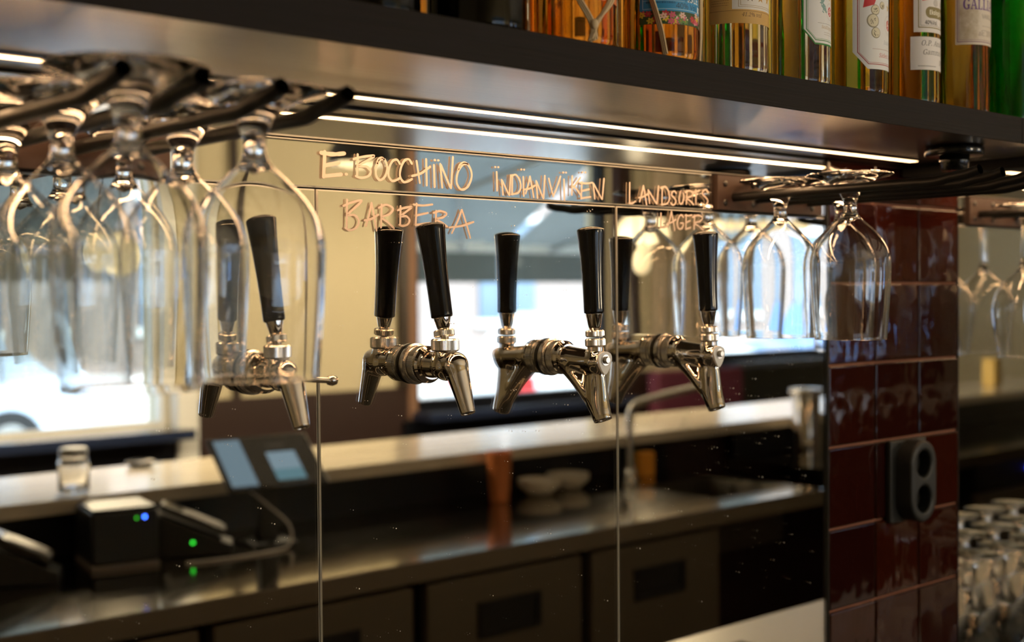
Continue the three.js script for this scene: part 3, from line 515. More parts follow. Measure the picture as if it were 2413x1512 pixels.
const texRed = octLabel('red', 1427, (c, w) => { c.fillStyle = '#c0272d'; c.fillRect(120, 60, w - 240, 270); c.beginPath(); c.moveTo(150, 520); c.lineTo(180, 360); c.lineTo(400, 300); c.lineTo(330, 470); c.closePath(); c.fill(); text(c, 'AALBORG', 640, 300, 'bold 110px sans-serif', '#f3ece6'); for (const [x, y, r] of [[350, 546, 78], [310, 709, 104], [360, 885, 82], [490, 467, 58]]) { c.fillStyle = '#8c8570'; c.beginPath(); c.arc(x, y, r, 0, 6.28); c.fill(); c.fillStyle = '#d8d1b8'; c.beginPath(); c.arc(x + 5, y - 3, r * 0.86, 0, 6.28); c.fill(); c.fillStyle = '#7b735c'; for (let k = 0; k < 9; k++) c.fillRect(x - r * 0.5 + rnd() * r, y - r * 0.5 + rnd() * r, 14, 18); } star(c, 680, 480, 70, '#c8b078'); cross(c, 690, 741, 80); text(c, 'Isidor', 640, 1040, 'italic 84px serif', '#aeb4bd'); lines(c, 300, 850, 1120, 1, 30, '#b9a3a3', 10); text(c, 'Siden 1846', 640, 1244, 'italic 88px serif', '#b8434c'); });
const texOPA = canvasTex(1024, 1080, (c, w, h) => { c.fillStyle = '#e2dcdb'; c.fillRect(0, 0, w, h); c.strokeStyle = '#8f8257'; c.lineWidth = 18; c.strokeRect(80, -60, 1200, h - 20); c.strokeStyle = '#5b5340'; c.lineWidth = 5; c.strokeRect(114, -60, 1200, h - 52); c.fillStyle = '#cf2f35'; c.beginPath(); c.moveTo(140, 0); c.lineTo(1024, 0); c.lineTo(1024, 380); c.lineTo(140, 560); c.fill(); text(c, 'O.P.', 380, 470, 'bold 170px serif', '#f0e6da'); c.strokeStyle = '#8b8683'; c.lineWidth = 6; for (const x of [420, 640]) for (let k = 0; k < 4; k++) { c.beginPath(); c.arc(x, 580, 14 + 14 * k, 0, 6.28); c.stroke(); } c.fillStyle = '#87794a'; c.beginPath(); c.roundRect(200, 650, 790, 190, 90); c.fill(); text(c, 'Ekologisk Aquavit', 610, 780, 'bold 110px sans-serif', '#efe9d8', 'center', 0.72); text(c, '40%Vol.', 330, 950, 'bold 100px sans-serif', '#332b26', 'center', 0.75); lines(c, 560, 900, 900, 3, 34, '#9c948e', 7); });
const texOPA2 = canvasTex(1024, 640, (c, w, h) => { c.fillStyle = '#e3dedd'; c.fillRect(0, 0, w, h); text(c, 'O.P. Anderson', 560, 170, 'italic 140px serif', '#4b4646', 'center', 0.82); text(c, 'Gammal fin', 520, 345, 'italic 140px serif', '#4b4646', 'center', 0.82); text(c, '1891', 700, 520, 'italic 130px serif', '#4b4646', 'center', 0.82); lines(c, 120, 480, 560, 1, 20, '#5d5757', 14); });
const texGal = canvasTex(1024, 1024, (c, w, h) => { c.fillStyle = '#d6cbbd'; c.fillRect(0, 0, w, h); for (let i = 0; i < 300; i++) { c.fillStyle = 'rgba(150,120,85,0.05)'; c.beginPath(); c.arc(60 + rnd() * 300, 500 + rnd() * 460, 10 + rnd() * 40, 0, 6.28); c.fill(); } c.strokeStyle = '#8a6276'; c.lineWidth = 12; c.strokeRect(30, -30, w - 60, h - 10); c.lineWidth = 5; c.strokeRect(54, -30, w - 108, h - 36); text(c, 'GALLIANO', 540, 540, 'bold 200px serif', '#5a2d86', 'center', 0.78); text(c, 'VANILLA', 600, 660, '88px sans-serif', '#7e7268'); lines(c, 440, 860, 760, 2, 60, '#a4968a', 9); text(c, 'alc. 30% vol', 600, 900, 'italic 96px serif', '#8b7a6c', 'center', 0.9); });
const raffia = std({ color: lin(0.62, 0.47, 0.28), roughness: 0.8 });
function raffiaTies(t, r, kind) { // dry straw ties wound round the bottle
  const on = (a, y, q = 0.0022) => [(r + q) * Math.sin(a * D), y, (r + q) * Math.cos(a * D)];
  const runs = kind ? [[[-75, 0.09], [-58, 0.055], [-44, 0.026], [-38, 0.004]], [[20, 0.1], [34, 0.06], [48, 0.025], [56, 0.004]], [[24, 0.1], [40, 0.055], [58, 0.022], [66, 0.004]], [[62, 0.07], [70, 0.03], [76, 0.004]]]
    : [[[-85, 0.1], [-60, 0.065], [-36, 0.035], [-20, 0.016], [-16, 0.004]], [[60, 0.1], [34, 0.066], [8, 0.036], [-14, 0.017], [-22, 0.004]], [[64, 0.1], [38, 0.064], [10, 0.034], [-17, 0.016], [-19, 0.003]]];
  runs.forEach((q, i) => [0, 1, 2].forEach((k) => mesh('raffia_strand', tube(q.map(([a, y], j) => on(a + k * 1.8 - 1.8 + (j % 2) * 0.7, y + k * 0.0006, 0.0018 + 0.0006 * k)), 0.0011, 24, 5), raffia, t)));
  if (!kind) mesh('raffia_knot', new THREE.SphereGeometry(0.0035, 12, 8).scale(1, 1.2, 0.8).translate(...on(-17, 0.0165, 0.003)), raffia, t);
}
const darkGlass = tint(0.03, 0.035, 0.03, 0.012), amber = tint(0.72, 0.36, 0.03, 0.07), clear = tint(0.97, 0.96, 0.9, 0.2), rose = tint(0.97, 0.42, 0.06, 0.06), greenG = tint(0.02, 0.5, 0.05, 0.04), oliveG = tint(0.72, 0.55, 0.06, 0.07), amberD = tint(0.66, 0.30, 0.02, 0.07);
const ARC = [-72 * D, 78 * D];
bottle(0.515, 0.17, 0.036, 0.15, darkGlass, 'black glass bottle partly cut off at the shelf edge left of the dark labelled bottle', { labels: [[0.05, 0.13, ...ARC, texDark]] });
bottle(0.606, 0.178, 0.0375, 0.17, darkGlass, 'nearly black bottle with a cream label next to the orange labelled bottle', { labels: [[0.028, 0.13, ...ARC, texDark]] });
raffiaTies(bottle(0.700, 0.182, 0.0345, 0.16, rose, 'amber spirit bottle with orange label tied in raffia', { labels: [[0.036, 0.094, -38 * D, 80 * D, texOrange], [0.046, 0.09, -100 * D, -44 * D, texCream]] }), 0.0345, 0);
raffiaTies(bottle(0.799, 0.182, 0.034, 0.16, rose, 'amber spirit bottle with blue label and flower band tied in raffia', { labels: [[0.030, 0.088, -72 * D, 82 * D, texBlue]] }), 0.034, 1);
bottle(0.896, 0.182, 0.0325, 0.17, clear, 'clear bottle with gold label and three stars', { labels: [[0.044, 0.106, -85 * D, 80 * D, texGold]] });
bottle(0.991, 0.182, 0.0315, 0.17, clear, 'clear bottle with green edged eight sided white label', { labels: [[0.038, 0.13, -44 * D, 60 * D, texGreen, 1], [0.03, 0.1, 150 * D, 235 * D, texCream]] });
bottle(1.087, 0.182, 0.0315, 0.17, oliveG, 'yellow spirit bottle with red edged eight sided white label', { labels: [[0.026, 0.118, -60 * D, 60 * D, texRed, 1]] });
bottle(1.187, 0.182, 0.0295, 0.17, amber, 'amber bottle with two white labels, lower one in italic script', { labels: [[0.0745, 0.14, -52 * D, 70 * D, texOPA], [0.0365, 0.07, -58 * D, 62 * D, texOPA2]] });
bottle(1.287, 0.18, 0.0325, 0.19, amberD, 'fluted amber liqueur bottle with cream label and purple letters', { flute: 0.05, labels: [[0.074, 0.153, -66 * D, 56 * D, texGal]] });
bottle(1.405, 0.175, 0.038, 0.16, greenG, 'bright green glass bottle at the end of the row', { shoulder: 0.06 });
bottle(1.352, 0.085, 0.034, 0.17, amberD, 'amber bottle standing behind the fluted liqueur bottle', {});
bottle(1.16, 0.085, 0.034, 0.17, amber, 'amber bottle standing behind the red edged label bottle', {});
bottle(1.50, 0.165, 0.036, 0.16, greenG, 'green glass bottle beyond the bright green end bottle', {});

// ------------------------------------------------------------------ the bar opposite: worktop, fridges, bar top
const WT = 0.915;
{
  const w = thing('steel_worktop', 'long steel worktop with a sunken sink behind the bar', 'worktop', [1.2, WT, 0]);
  const sx0 = 1.86, sx1 = 2.2, sz0 = 1.64, sz1 = 1.96, X0 = -2.2, X1 = 2.26, f = 1.52, b = 2.24, t = 0.045;
  mesh('top', metres(merge([box(X0, sx0, -t, 0, f, b), box(sx0, sx1, -t, 0, f, sz0), box(sx0, sx1, -t, 0, sz1, b), box(sx1, X1, -t, 0, f, b)])), M.steelTop, w);
  mesh('front_lip', box(X0, X1, -t - 0.004, -0.002, f - 0.004, f - 0.0005), std({ color: lin(0.16, 0.13, 0.09), metalness: 0.3, roughness: 0.55 }), w);
  mesh('sink_basin', merge([box(sx0, sx0 + 0.003, -0.17, -0.002, sz0, sz1), box(sx1 - 0.003, sx1, -0.17, -0.002, sz0, sz1), box(sx0, sx1, -0.17, -0.002, sz0, sz0 + 0.003), box(sx0, sx1, -0.17, -0.002, sz1 - 0.003, sz1), box(sx0, sx1, -0.173, -0.17, sz0, sz1)]), M.basin, w);
  const r = struct('wall_bar_riser', box(-1.0, 3.46, WT + 0.0005, 1.024, 2.2, 2.24), M.navyPaint);
  // fridge drawer units
  for (const [x0, x1, label] of [[0.2, 0.72, 'steel fridge unit under the worktop beside the floor side wall'], [0.75, 1.27, 'steel fridge unit below the card terminals'], [1.29, 1.835, 'steel fridge unit below the tablet stand'], [1.862, 2.4, 'steel fridge unit with black recessed pull below the orange cup'], [2.425, 2.975, 'steel fridge unit with black recessed pull below the sink edge']]) {
    const u = thing('fridge_unit', label, 'fridge', [(x0 + x1) / 2, 0, 1.56]), h = (x1 - x0) / 2;
    mesh('body', box(-h, h, 0.08, 0.866, 0.02, 0.6), M.darkMetal, u);
    mesh('plinth', box(-h + 0.01, h - 0.01, 0, 0.079, 0.06, 0.58), M.rubber, u);
    for (const [y0, y1] of [[0.09, 0.46], [0.47, 0.845]]) {
      const d = mesh('drawer', box(-h + 0.008, h - 0.008, y0, y1, -0.012, 0.019, 0.004), M.steelDark, u), c = (y0 + y1) / 2 + 0.075;
      const hw = 0.105, hh = 0.045, e = 0.013;
      mesh('pull', merge([box(-hw, hw, c + hh - e, c + hh, -0.022, -0.0125), box(-hw, hw, c - hh, c - hh + e, -0.022, -0.0125), box(-hw, -hw + e, c - hh + e, c + hh - e, -0.022, -0.0125), box(hw - e, hw, c - hh + e, c + hh - e, -0.022, -0.0125), box(-hw + e, hw - e, c - hh + e, c + hh - e, -0.0135, -0.0125)]), M.rubber, d, 'black recessed pull');
    }
  }
  const c = thing('bar_counter', 'bar counter with pale stone top facing the guests', 'bar counter', [1.4, 0, 0]);
  mesh('front_panel', box(-2.4, 5.4, 0, 1.024, 2.262, 2.32), M.wainscot, c);
  mesh('top', metres(box(-2.5, 5.5, 1.026, 1.063, 2.13, 2.62, 0.004)), M.stone, c);
}
// second worktop with appliances beyond the gap
{
  const w = thing('steel_worktop', 'second steel worktop beyond the gap past the sink', 'worktop', [5.2, WT, 0]);
  mesh('top', metres(box(-1.35, 1.5, -0.045, 0, 1.62, 2.24)), M.steelTop, w);
  const u = thing('dishwasher', 'dark under counter dishwasher with a small blue light', 'dishwasher', [5.0, 0, 1.68]);
  mesh('body', box(-0.3, 0.3, 0.02, 0.868, 0.02, 0.54), M.darkMetal, u); mesh('door', box(-0.295, 0.295, 0.1, 0.74, -0.01, 0.019, 0.004), M.steelDark, u); mesh('control_panel', box(-0.295, 0.295, 0.75, 0.866, -0.01, 0.019, 0.004), M.rubber, u);
  mesh('status_light', new THREE.SphereGeometry(0.008, 12, 8).translate(0.12, 0.81, -0.012), std({ color: lin(0, 0, 0.1), emissive: lin(0.02, 0.04, 1), emissiveIntensity: 8 }), u, 'glowing blue light');
  const v = thing('fridge_unit', 'plain dark fridge unit right of the dishwasher', 'fridge', [5.75, 0, 1.7]); mesh('body', box(-0.4, 0.4, 0.02, 0.868, 0.02, 0.52), M.darkMetal, v); mesh('door', box(-0.395, 0.395, 0.1, 0.86, -0.01, 0.019, 0.004), M.steelDark, v);
  struct('wall_bar_riser_east', box(3.85, 6.7, WT + 0.0005, 1.024, 2.2, 2.24), M.navyPaint);
  const p = thing('steel_canister', 'tall polished steel canister with round lid on the second worktop', 'canister', [4.06, WT + 0.0005, 2.02]);
  mesh('body', lathe([[0.0001, 0], [0.05, 0], [0.053, 0.004], [0.053, 0.245], [0.0001, 0.245]], 48), M.chrome, p);
  mesh('lid', lathe([[0.0001, 0.2455], [0.062, 0.2455], [0.065, 0.25], [0.065, 0.262], [0.06, 0.266], [0.0001, 0.27]], 48), M.chromeSoft, p);
}
// sink faucet
{
  const f = thing('sink_faucet', 'bent steel sink faucet rising behind the sink', 'faucet', [3.09, WT, 2.03]);
  mesh('spout', tube([[0, 0.02, 0], [0, 0.12, 0], [0, 0.22, 0], [0.008, 0.262, -0.012], [0.04, 0.283, -0.05], [0.1, 0.305, -0.11], [0.17, 0.33, -0.19]], 0.0125, 60, 14), M.chromeSoft, f);
  mesh('base', lathe([[0.0001, 0], [0.03, 0], [0.03, 0.012], [0.022, 0.02], [0.02, 0.05], [0.0001, 0.05]], 32), M.chromeSoft, f);
  const o = thing('sponge_block', 'orange block standing by the sink', 'sponge', [3.26, WT, 2.12]);
  mesh('foam', box(-0.032, 0.032, 0, 0.085, -0.02, 0.02, 0.006), std({ color: lin(0.62, 0.25, 0.02), roughness: 0.8 }), o); mesh('scour_pad', box(-0.032, 0.032, 0.0002, 0.085, 0.0203, 0.03, 0.003), std({ color: lin(0.05, 0.12, 0.03), roughness: 0.9 }), o);
}
// counter clutter
{
  const p = thing('receipt_printer', 'black receipt printer with blue and green lights on the worktop', 'printer', [1.29, WT, 2.015], 0.18);
  mesh('housing', box(-0.078, 0.078, 0.012, 0.135, -0.085, 0.085, 0.008), std({ color: lin(0.008, 0.008, 0.009), roughness: 0.4 }), p);
  mesh('base', box(-0.08, 0.08, 0, 0.0115, -0.09, 0.088, 0.004), std({ color: lin(0.16, 0.13, 0.11), roughness: 0.4 }), p);
  mesh('lid', box(-0.074, 0.074, 0.1355, 0.142, -0.08, 0.075, 0.003), std({ color: lin(0.016, 0.016, 0.015), roughness: 0.45 }), p);
  mesh('status_light', new THREE.SphereGeometry(0.0035, 12, 8).translate(0.045, 0.118, -0.0865), std({ color: lin(0, 0, 0.1), emissive: lin(0.03, 0.12, 1), emissiveIntensity: 14 }), p, 'glowing blue light');
  mesh('status_light', new THREE.SphereGeometry(0.0028, 12, 8).translate(0.026, 0.117, -0.0865), std({ color: lin(0, 0.1, 0), emissive: lin(0.05, 0.6, 0.02), emissiveIntensity: 2 }), p, 'glowing green light');
  const term = (pos, turn, label, lamp) => {
    const t = thing('card_terminal', label, 'card terminal', pos, turn); const blk = std({ color: lin(0.009, 0.009, 0.01), roughness: 0.4 });
    const s = new THREE.Shape(); s.moveTo(-0.09, 0); s.lineTo(0.09, 0); s.lineTo(0.09, 0.018); s.lineTo(0.06, 0.03); s.lineTo(-0.09, 0.1); s.closePath();
    mesh('cradle', new THREE.ExtrudeGeometry(s, { depth: 0.08, bevelEnabled: true, bevelThickness: 0.004, bevelSize: 0.004, bevelSegments: 2 }).translate(0, 0.005, -0.04), blk, t);
    const d = mesh('reader', new RoundedBoxGeometry(0.17, 0.018, 0.078, 2, 0.006), std({ color: lin(0.03, 0.027, 0.024), roughness: 0.35 }), t); d.position.set(0.0, 0.088, 0); d.rotation.z = -0.435;
    mesh('display', box(-0.075, -0.03, 0.0092, 0.0102, -0.03, 0.03), M.screen, d);
    mesh('keypad', box(-0.015, 0.07, 0.0092, 0.011, -0.03, 0.03, 0.0008), std({ color: lin(0.12, 0.1, 0.09), roughness: 0.5 }), d);
    if (lamp) mesh('status_light', new THREE.SphereGeometry(0.004, 12, 8).translate(0.0, 0.035, -0.0455), std({ color: lin(0, 0.1, 0), emissive: lin(0.04, 0.9, 0.05), emissiveIntensity: 2.5 }), t, 'glowing green light');
  };
  term([1.475, WT, 1.985], 0.5, 'black card terminal with green light between printer and tablet stand', true);
  term([1.03, WT, 1.96], 0.5, 'black card terminal left of the receipt printer', false);
  const k = thing('pos_tablet', 'tilted tablet till with grey blue screen on a black stand', 'tablet', [1.68, WT, 1.98], Math.PI + 0.12);
  mesh('stand_foot', box(-0.06, 0.06, 0, 0.008, -0.06, 0.06, 0.003), M.rubber, k);
  mesh('stand_post', box(-0.024, 0.024, 0.0075, 0.19, -0.018, 0.018, 0.004), M.rubber, k);
  const tb = new THREE.Group(); tb.name = 'tablet'; k.add(tb); tb.position.set(0.01, 0.212, 0.03); tb.rotation.set(-0.92, 0, 0);
  mesh('case', new RoundedBoxGeometry(0.27, 0.19, 0.011, 3, 0.005), std({ color: lin(0.01, 0.009, 0.008), roughness: 0.25 }), tb);
  const ui = canvasTex(512, 360, (c, w, h) => { c.fillStyle = '#14100d'; c.fillRect(0, 0, w, h); c.fillStyle = '#6e8799'; c.fillRect(360, 10, 140, 340); c.fillStyle = '#7f98aa'; c.fillRect(90, 120, 160, 210); c.fillStyle = '#5b8494'; c.fillRect(90, 250, 160, 80); c.fillStyle = '#3a3430'; c.fillRect(130, 60, 100, 18); });
  mesh('screen', box(-0.128, 0.128, -0.088, 0.088, 0.0056, 0.0062), std({ color: lin(0.01, 0.01, 0.01), emissive: lin(1, 1, 1), emissiveMap: ui, emissiveIntensity: 0.75, roughness: 0.15 }), tb, 'lit screen with two grey blue panels');
  mesh('bezel_edge', box(-0.137, -0.1345, -0.09, 0.09, -0.005, 0.007, 0.001), M.whitePaint, tb);
  k.updateMatrixWorld(true);
  mesh('charging_cable', tube([[1.60, 1.08, 1.985], [1.655, 1.02, 1.93], [1.70, 0.965, 1.9], [1.68, 0.925, 1.87], [1.6, 0.9186, 1.855], [1.46, 0.9186, 1.862], [1.40, 0.9186, 1.875]].map((p) => k.worldToLocal(V3(...p)).toArray()), 0.003, 60, 8), std({ color: lin(0.45, 0.42, 0.4), roughness: 0.5 }), k, 'white charging cable');
  const j = thing('glass_jar', 'small glass jar with lid on the pale bar top', 'jar', [1.262, 1.0632, 2.2]);
  mesh('jar', lathe([[0.0001, 0.004], [0.034, 0.001], [0.038, 0.006], [0.038, 0.078], [0.034, 0.086], [0.034, 0.094], [0.031, 0.094], [0.031, 0.086], [0.035, 0.076], [0.035, 0.010], [0.0001, 0.008]], 40), M.crystal, j);
  mesh('lid', lathe([[0.0001, 0.0945], [0.033, 0.0945], [0.034, 0.097], [0.034, 0.112], [0.03, 0.1145], [0.0001, 0.1145]], 40), std({ color: lin(0.42, 0.42, 0.42), metalness: 0.6, roughness: 0.3 }), j);
  const dish = thing('glass_dish', 'small glass dish at the guest edge of the bar top', 'dish', [1.6, 1.0632, 2.55]); mesh('bowl', lathe([[0.0001, 0.003], [0.03, 0.001], [0.042, 0.018], [0.039, 0.018], [0.029, 0.005], [0.0001, 0.006]], 32), M.crystal, dish);
  const cup = thing('shaker_cup', 'tapered copper orange shaker cup on the worktop', 'cup', [2.54, WT + 0.0005, 2.06]);
  mesh('cup_wall', lathe([[0.0001, 0], [0.028, 0], [0.03, 0.002], [0.04, 0.15], [0.041, 0.152], [0.039, 0.152], [0.0285, 0.004], [0.0001, 0.003]], 40), phys({ color: lin(0.5, 0.16, 0.05), roughness: 0.35, metalness: 0.3 }), cup);
  const bowlG = lathe([[0.0001, 0.002], [0.03, 0], [0.04, 0.004], [0.068, 0.03], [0.07, 0.05], [0.067, 0.05], [0.064, 0.032], [0.038, 0.008], [0.0001, 0.006]], 40), cer = phys({ color: lin(0.5, 0.46, 0.4), roughness: 0.3 });
  [[2.715, 2.07, 'pale ceramic bowl next to the orange cup on the worktop'], [2.87, 2.1, 'pale ceramic bowl farther from the orange cup on the worktop']].forEach(([x, z, l]) => { const b = mesh('ceramic_bowl', bowlG, cer); b.position.set(x, WT + 0.0005, z); tag(b, l, 'bowl'); });
  const jug = mesh('yellow_carton', box(-0.035, 0.035, 0, 0.14, -0.035, 0.035, 0.004), std({ color: lin(0.68, 0.47, 0.12), roughness: 0.5 })); jug.position.set(6.18, 1.0635, 2.4); tag(jug, 'yellow carton on the bar top seen right of the pillar', 'carton');
}

// ------------------------------------------------------------------ lamps in the guest room
const opal = (k) => std({ color: lin(0.9, 0.82, 0.62), emissive: lin(1, 0.78, 0.42), emissiveIntensity: k, roughness: 0.4 });
function globeLamp(x, y, z, r, power, label) {
  const t = thing('globe_lamp', label, 'pendant lamp', [x, y, z], 0, 'glowing globe pendant lamps');
  mesh('globe', new THREE.SphereGeometry(r, 32, 20).scale(1, 0.82, 1), opal(0.95), t, 'glowing cream globe');
  mesh('cap', lathe([[0.0001, r * 0.8], [r * 0.4, r * 0.78], [r * 0.36, r * 0.95], [0.0001, r * 1.02]], 24), M.blackSteel, t);
  mesh('cord', rod([0, r, 0], [0, 2.949 - y, 0], 0.004, 8), M.rubber, t);
  const L = new THREE.PointLight(lin(1, 0.80, 0.52), power); L.castShadow = true; L.shadow.radius = r * 0.5 / 0.02; t.add(L);
}
globeLamp(4.42, 1.835, 3.2, 0.125, 3.3, 'large glowing globe lamp seen beside the LAGER lettering');
globeLamp(4.05, 1.69, 2.9, 0.07, 1.9, 'smaller glowing globe lamp below the large one');
globeLamp(1.83, 1.69, 3.2, 0.085, 2.7, 'glowing globe lamp seen through the hanging glasses');
globeLamp(1.62, 1.69, 2.95, 0.07, 2.1, 'second glowing globe lamp seen through the hanging glasses');
{
  const t = thing('dome_lamp', 'black dome pendant lamp with glowing underside above the bar', 'pendant lamp', [2.82, 2.06, 3.2]);
  mesh('shade', lathe([[0.128, 0], [0.122, 0.05], [0.095, 0.095], [0.05, 0.122], [0.0001, 0.13], [0.0001, 0.126], [0.048, 0.118], [0.091, 0.091], [0.118, 0.048], [0.124, 0]], 48), M.blackSteel, t);
  mesh('bulb', new THREE.SphereGeometry(0.06, 24, 16).scale(1.5, 0.5, 1.5).translate(0, 0.014, 0), opal(1.0), t, 'glowing underside');
  mesh('cord', rod([0, 0.13, 0], [0, 2.949 - 2.06, 0], 0.004, 8), M.rubber, t);
  const L = new THREE.PointLight(lin(1, 0.80, 0.52), 2.8); L.position.set(0, 0.014, 0); L.castShadow = true; L.shadow.radius = 1; t.add(L);
}
// small bulbs in a row on the guest side
for (let i = 0; i < 9; i++) {
  const t = thing('bulb_lamp', 'small round bulb in the row hanging before the window', 'bulb', [4.98 + i * 0.088, 1.885 + 0.003 * i, 3.2], 0, 'row of small hanging bulbs');
  mesh('bulb', new THREE.SphereGeometry(0.03, 16, 12), opal(0.75), t); mesh('socket', new THREE.CylinderGeometry(0.013, 0.013, 0.04, 12).translate(0, 0.045, 0), M.blackSteel, t); mesh('cord', rod([0, 0.066, 0], [0, 2.949 - t.position.y, 0], 0.003, 6), M.rubber, t);
}
// curtains beside the third window
for (const [x0, x1, l] of [[5.78, 6.02, 'tan pleated curtain nearer the brown window post'], [6.1, 6.4, 'tan pleated curtain nearer the third window']]) {
  const g = new THREE.PlaneGeometry(x1 - x0, 2.2, 60, 1), p = g.attributes.position; for (let i = 0; i < p.count; i++) p.setZ(i, 0.028 * Math.sin(p.getX(i) * 105)); g.computeVertexNormals();
  const m = mesh('curtain', g, M.curtain); m.position.set((x0 + x1) / 2, 1.75, 4.38); tag(m, l, 'curtain');
}
// upholstered bench below the curtains
{
  const t = thing('bench', 'plum upholstered bench below the tan curtains', 'bench', [6.05, 0, 4.2]), plum = std({ color: lin(0.11, 0.018, 0.04), roughness: 0.75 });
  mesh('base', box(-0.4, 0.4, 0, 0.36, -0.2, 0.1), M.wainscot, t); mesh('seat_cushion', box(-0.4, 0.4, 0.361, 0.46, -0.22, 0.04, 0.02), plum, t); mesh('back_cushion', box(-0.4, 0.4, 0.462, 1.08, 0.02, 0.12, 0.02), plum, t);
}
// guest tables and chairs
function chair(x, z, turn, label) {
  const t = thing('dining_chair', label, 'chair', [x, 0, z], turn), m = M.blackSteel;
  mesh('seat', box(-0.2, 0.2, 0.44, 0.465, -0.2, 0.2, 0.01), m, t); mesh('backrest', box(-0.19, 0.19, 0.66, 0.86, -0.215, -0.195, 0.008), m, t);
  for (const sx of [-1, 1]) { mesh('leg', rod([sx * 0.2, 0, 0.21], [sx * 0.17, 0.44, 0.17], 0.013), m, t); mesh('leg', rod([sx * 0.2, 0, -0.24], [sx * 0.17, 0.44, -0.18], 0.013), m, t); mesh('back_post', rod([sx * 0.17, 0.44, -0.18], [sx * 0.17, 0.86, -0.21], 0.012), m, t); }
}
chair(6.0, 3.2, 2.6, 'black dining chair by the curtains'); chair(7.35, 3.3, -0.6, 'black dining chair before the third window'); chair(8.2, 3.9, 0.3, 'black dining chair near the far wall');
{
  const t = thing('dining_table', 'small dark dining table before the third window', 'table', [6.95, 0, 3.95]);
  mesh('tabletop', box(-0.35, 0.35, 0.72, 0.75, -0.3, 0.3, 0.006), M.trimDark, t); mesh('pedestal', rod([0, 0.02, 0], [0, 0.72, 0], 0.03), M.blackSteel, t); mesh('foot', lathe([[0.0001, 0], [0.22, 0], [0.22, 0.01], [0.05, 0.025], [0.0001, 0.025]], 32), M.blackSteel, t);
}

// ------------------------------------------------------------------ the street outside
struct('ground', box(-40, 60, -0.5, -0.15, 4.7, 60), std({ color: lin(0.6, 0.6, 0.61), roughness: 0.9, bumpMap: rep(plasterT, 20, 20), bumpScale: 0.01 }));
{
  const b = thing('street_building', 'tan plastered building across the street', 'building', [8, -0.15, 15]);
  mesh('walls', box(-26, 26, 0, 9, 0, 6), std({ color: lin(0.34, 0.275, 0.25), roughness: 0.9 }), b);
  const wm = std({ color: lin(0.16, 0.22, 0.3), roughness: 0.15 }), wg = box(-0.6, 0.6, -0.8, 0.8, -0.06, 0), fg = merge([box(-0.7, 0.7, -0.92, -0.8, -0.1, 0), box(-0.7, 0.7, 0.8, 0.92, -0.1, 0)]);
  for (let i = -8; i < 9; i++) for (let k = 0; k < 3; k++) { const w = mesh('window', wg, wm, b); w.position.set(i * 2.9, 2.1 + k * 2.7, -0.001); const s = mesh('surround', fg, M.whitePaint, w); }
  mesh('plinth_band', box(-26, 26, 0, 0.7, -0.12, 0), std({ color: lin(0.55, 0.52, 0.5), roughness: 0.9 }), b);
}
function car(x, z, turn, color, label) {
  const t = thing('parked_car', label, 'car', [x, -0.15, z], turn), s = new THREE.Shape();
  s.moveTo(-2.1, 0.3); s.lineTo(-2.15, 0.75); s.lineTo(-1.7, 0.95); s.lineTo(-1.25, 1.42); s.lineTo(0.3, 1.45); s.lineTo(1.05, 0.98); s.lineTo(2.0, 0.85); s.lineTo(2.15, 0.5); s.lineTo(2.1, 0.3); s.closePath();
  mesh('body', new THREE.ExtrudeGeometry(s, { depth: 1.6, bevelEnabled: true, bevelThickness: 0.08, bevelSize: 0.06, bevelSegments: 3 }).translate(0, 0, -0.8), phys({ color, roughness: 0.3, clearcoat: 1 }), t);
  const gm = phys({ color: lin(0.03, 0.04, 0.05), roughness: 0.08 });
  for (const sz of [-1, 1]) { mesh('side_window', box(-1.1, 0.45, 1.0, 1.34, sz * 0.885 - 0.006, sz * 0.885 + 0.006), gm, t); mesh('tail_light', box(-2.215, -2.19, 0.62, 0.8, sz * 0.6 - 0.16, sz * 0.6 + 0.16, 0.008), std({ color: lin(0.75, 0.02, 0.02), roughness: 0.3 }), t); for (const sx of [-1.35, 1.35]) { const w = mesh('wheel', new THREE.CylinderGeometry(0.32, 0.32, 0.2, 24).rotateX(Math.PI / 2).translate(sx, 0.32, sz * 0.8), M.rubber, t); mesh('hub', new THREE.CylinderGeometry(0.19, 0.19, 0.21, 16).rotateX(Math.PI / 2).translate(sx, 0.32, sz * 0.81), M.chromeSoft, w); } }
}
car(3.0, 12.2, Math.PI, lin(0.5, 0.6, 0.74), 'pale blue car parked in the street behind the first window');
car(16.4, 10.0, Math.PI, lin(0.12, 0.28, 0.6), 'blue car parked in the street behind the third window');
car(11.5, 10.1, 0, lin(0.75, 0.76, 0.78), 'white car parked in the street behind the middle window');
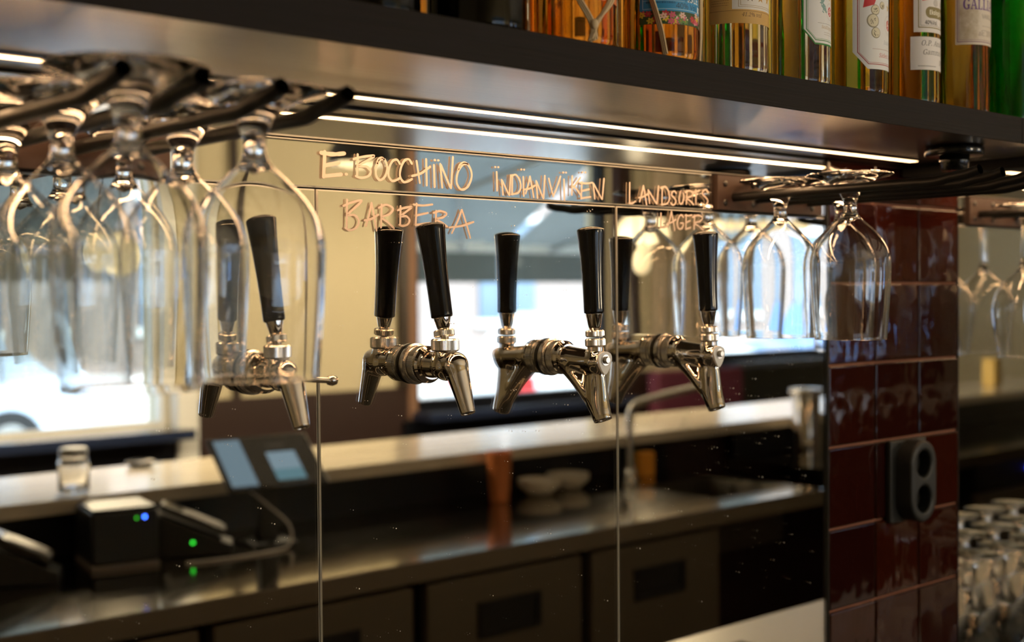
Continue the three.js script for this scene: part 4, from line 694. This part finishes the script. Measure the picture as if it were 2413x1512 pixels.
{
  const t = thing('street_sign', 'yellow and blue sign on a pole in the street', 'street sign', [9.6, -0.15, 8.2]);
  mesh('pole', rod([0, 0, 0], [0, 2.5, 0], 0.03), M.chromeSoft, t); mesh('plate', box(-0.2, 0.2, 1.3, 1.6, -0.045, -0.03, 0.005), std({ color: lin(0.75, 0.7, 0.08), roughness: 0.5 }), t); mesh('plate', box(-0.22, 0.22, 1.64, 1.95, -0.045, -0.03, 0.005), std({ color: lin(0.06, 0.3, 0.62), roughness: 0.5 }), t);
}
function awning(x0, x1, label) { // folding arm awning over a window
  const t = thing('window_awning', label, 'awning', [(x0 + x1) / 2, 0, 4.71], 0, 'grey awnings outside the windows'), w = (x1 - x0) / 2, out = 1.5, y0 = 2.72, y1 = 1.9;
  const fab = phys({ color: lin(0.2, 0.215, 0.21), roughness: 0.95, transmission: 0.32, thickness: 0, side: THREE.DoubleSide });
  const g = new THREE.PlaneGeometry(2 * w, Math.hypot(out, y0 - y1), 1, 1); g.rotateX(-Math.PI / 2 + Math.atan2(y0 - y1, out)); g.translate(0, (y0 + y1) / 2, out / 2); mesh('fabric', g, fab, t);
  mesh('front_bar', box(-w, w, y1 - 0.04, y1 + 0.03, out - 0.03, out + 0.03, 0.01), M.whitePaint, t);
  mesh('valance', box(-w, w, y1 - 0.26, y1 - 0.04, out - 0.004, out + 0.004), fab, t);
  mesh('cassette', box(-w, w, y0 - 0.06, y0 + 0.06, 0, 0.12, 0.02), M.whitePaint, t);
  for (const s of [-1, 1]) { mesh('folding_arm', merge([rod([s * w * 0.85, y0 - 0.1, 0.05], [s * w * 0.25, (y0 + y1) / 2 - 0.1, 0.8], 0.022), rod([s * w * 0.25, (y0 + y1) / 2 - 0.1, 0.8], [s * w * 0.7, y1 - 0.02, out - 0.05], 0.022)]), std({ color: lin(0.3, 0.31, 0.31), roughness: 0.6 }), t); }
}
awning(0.0, 3.1, 'grey folding awning outside the first window'); awning(3.6, 6.1, 'grey folding awning outside the middle window'); awning(6.2, 8.7, 'grey folding awning outside the third window');
console.log('scene done');
renderer.render(scene, camera);
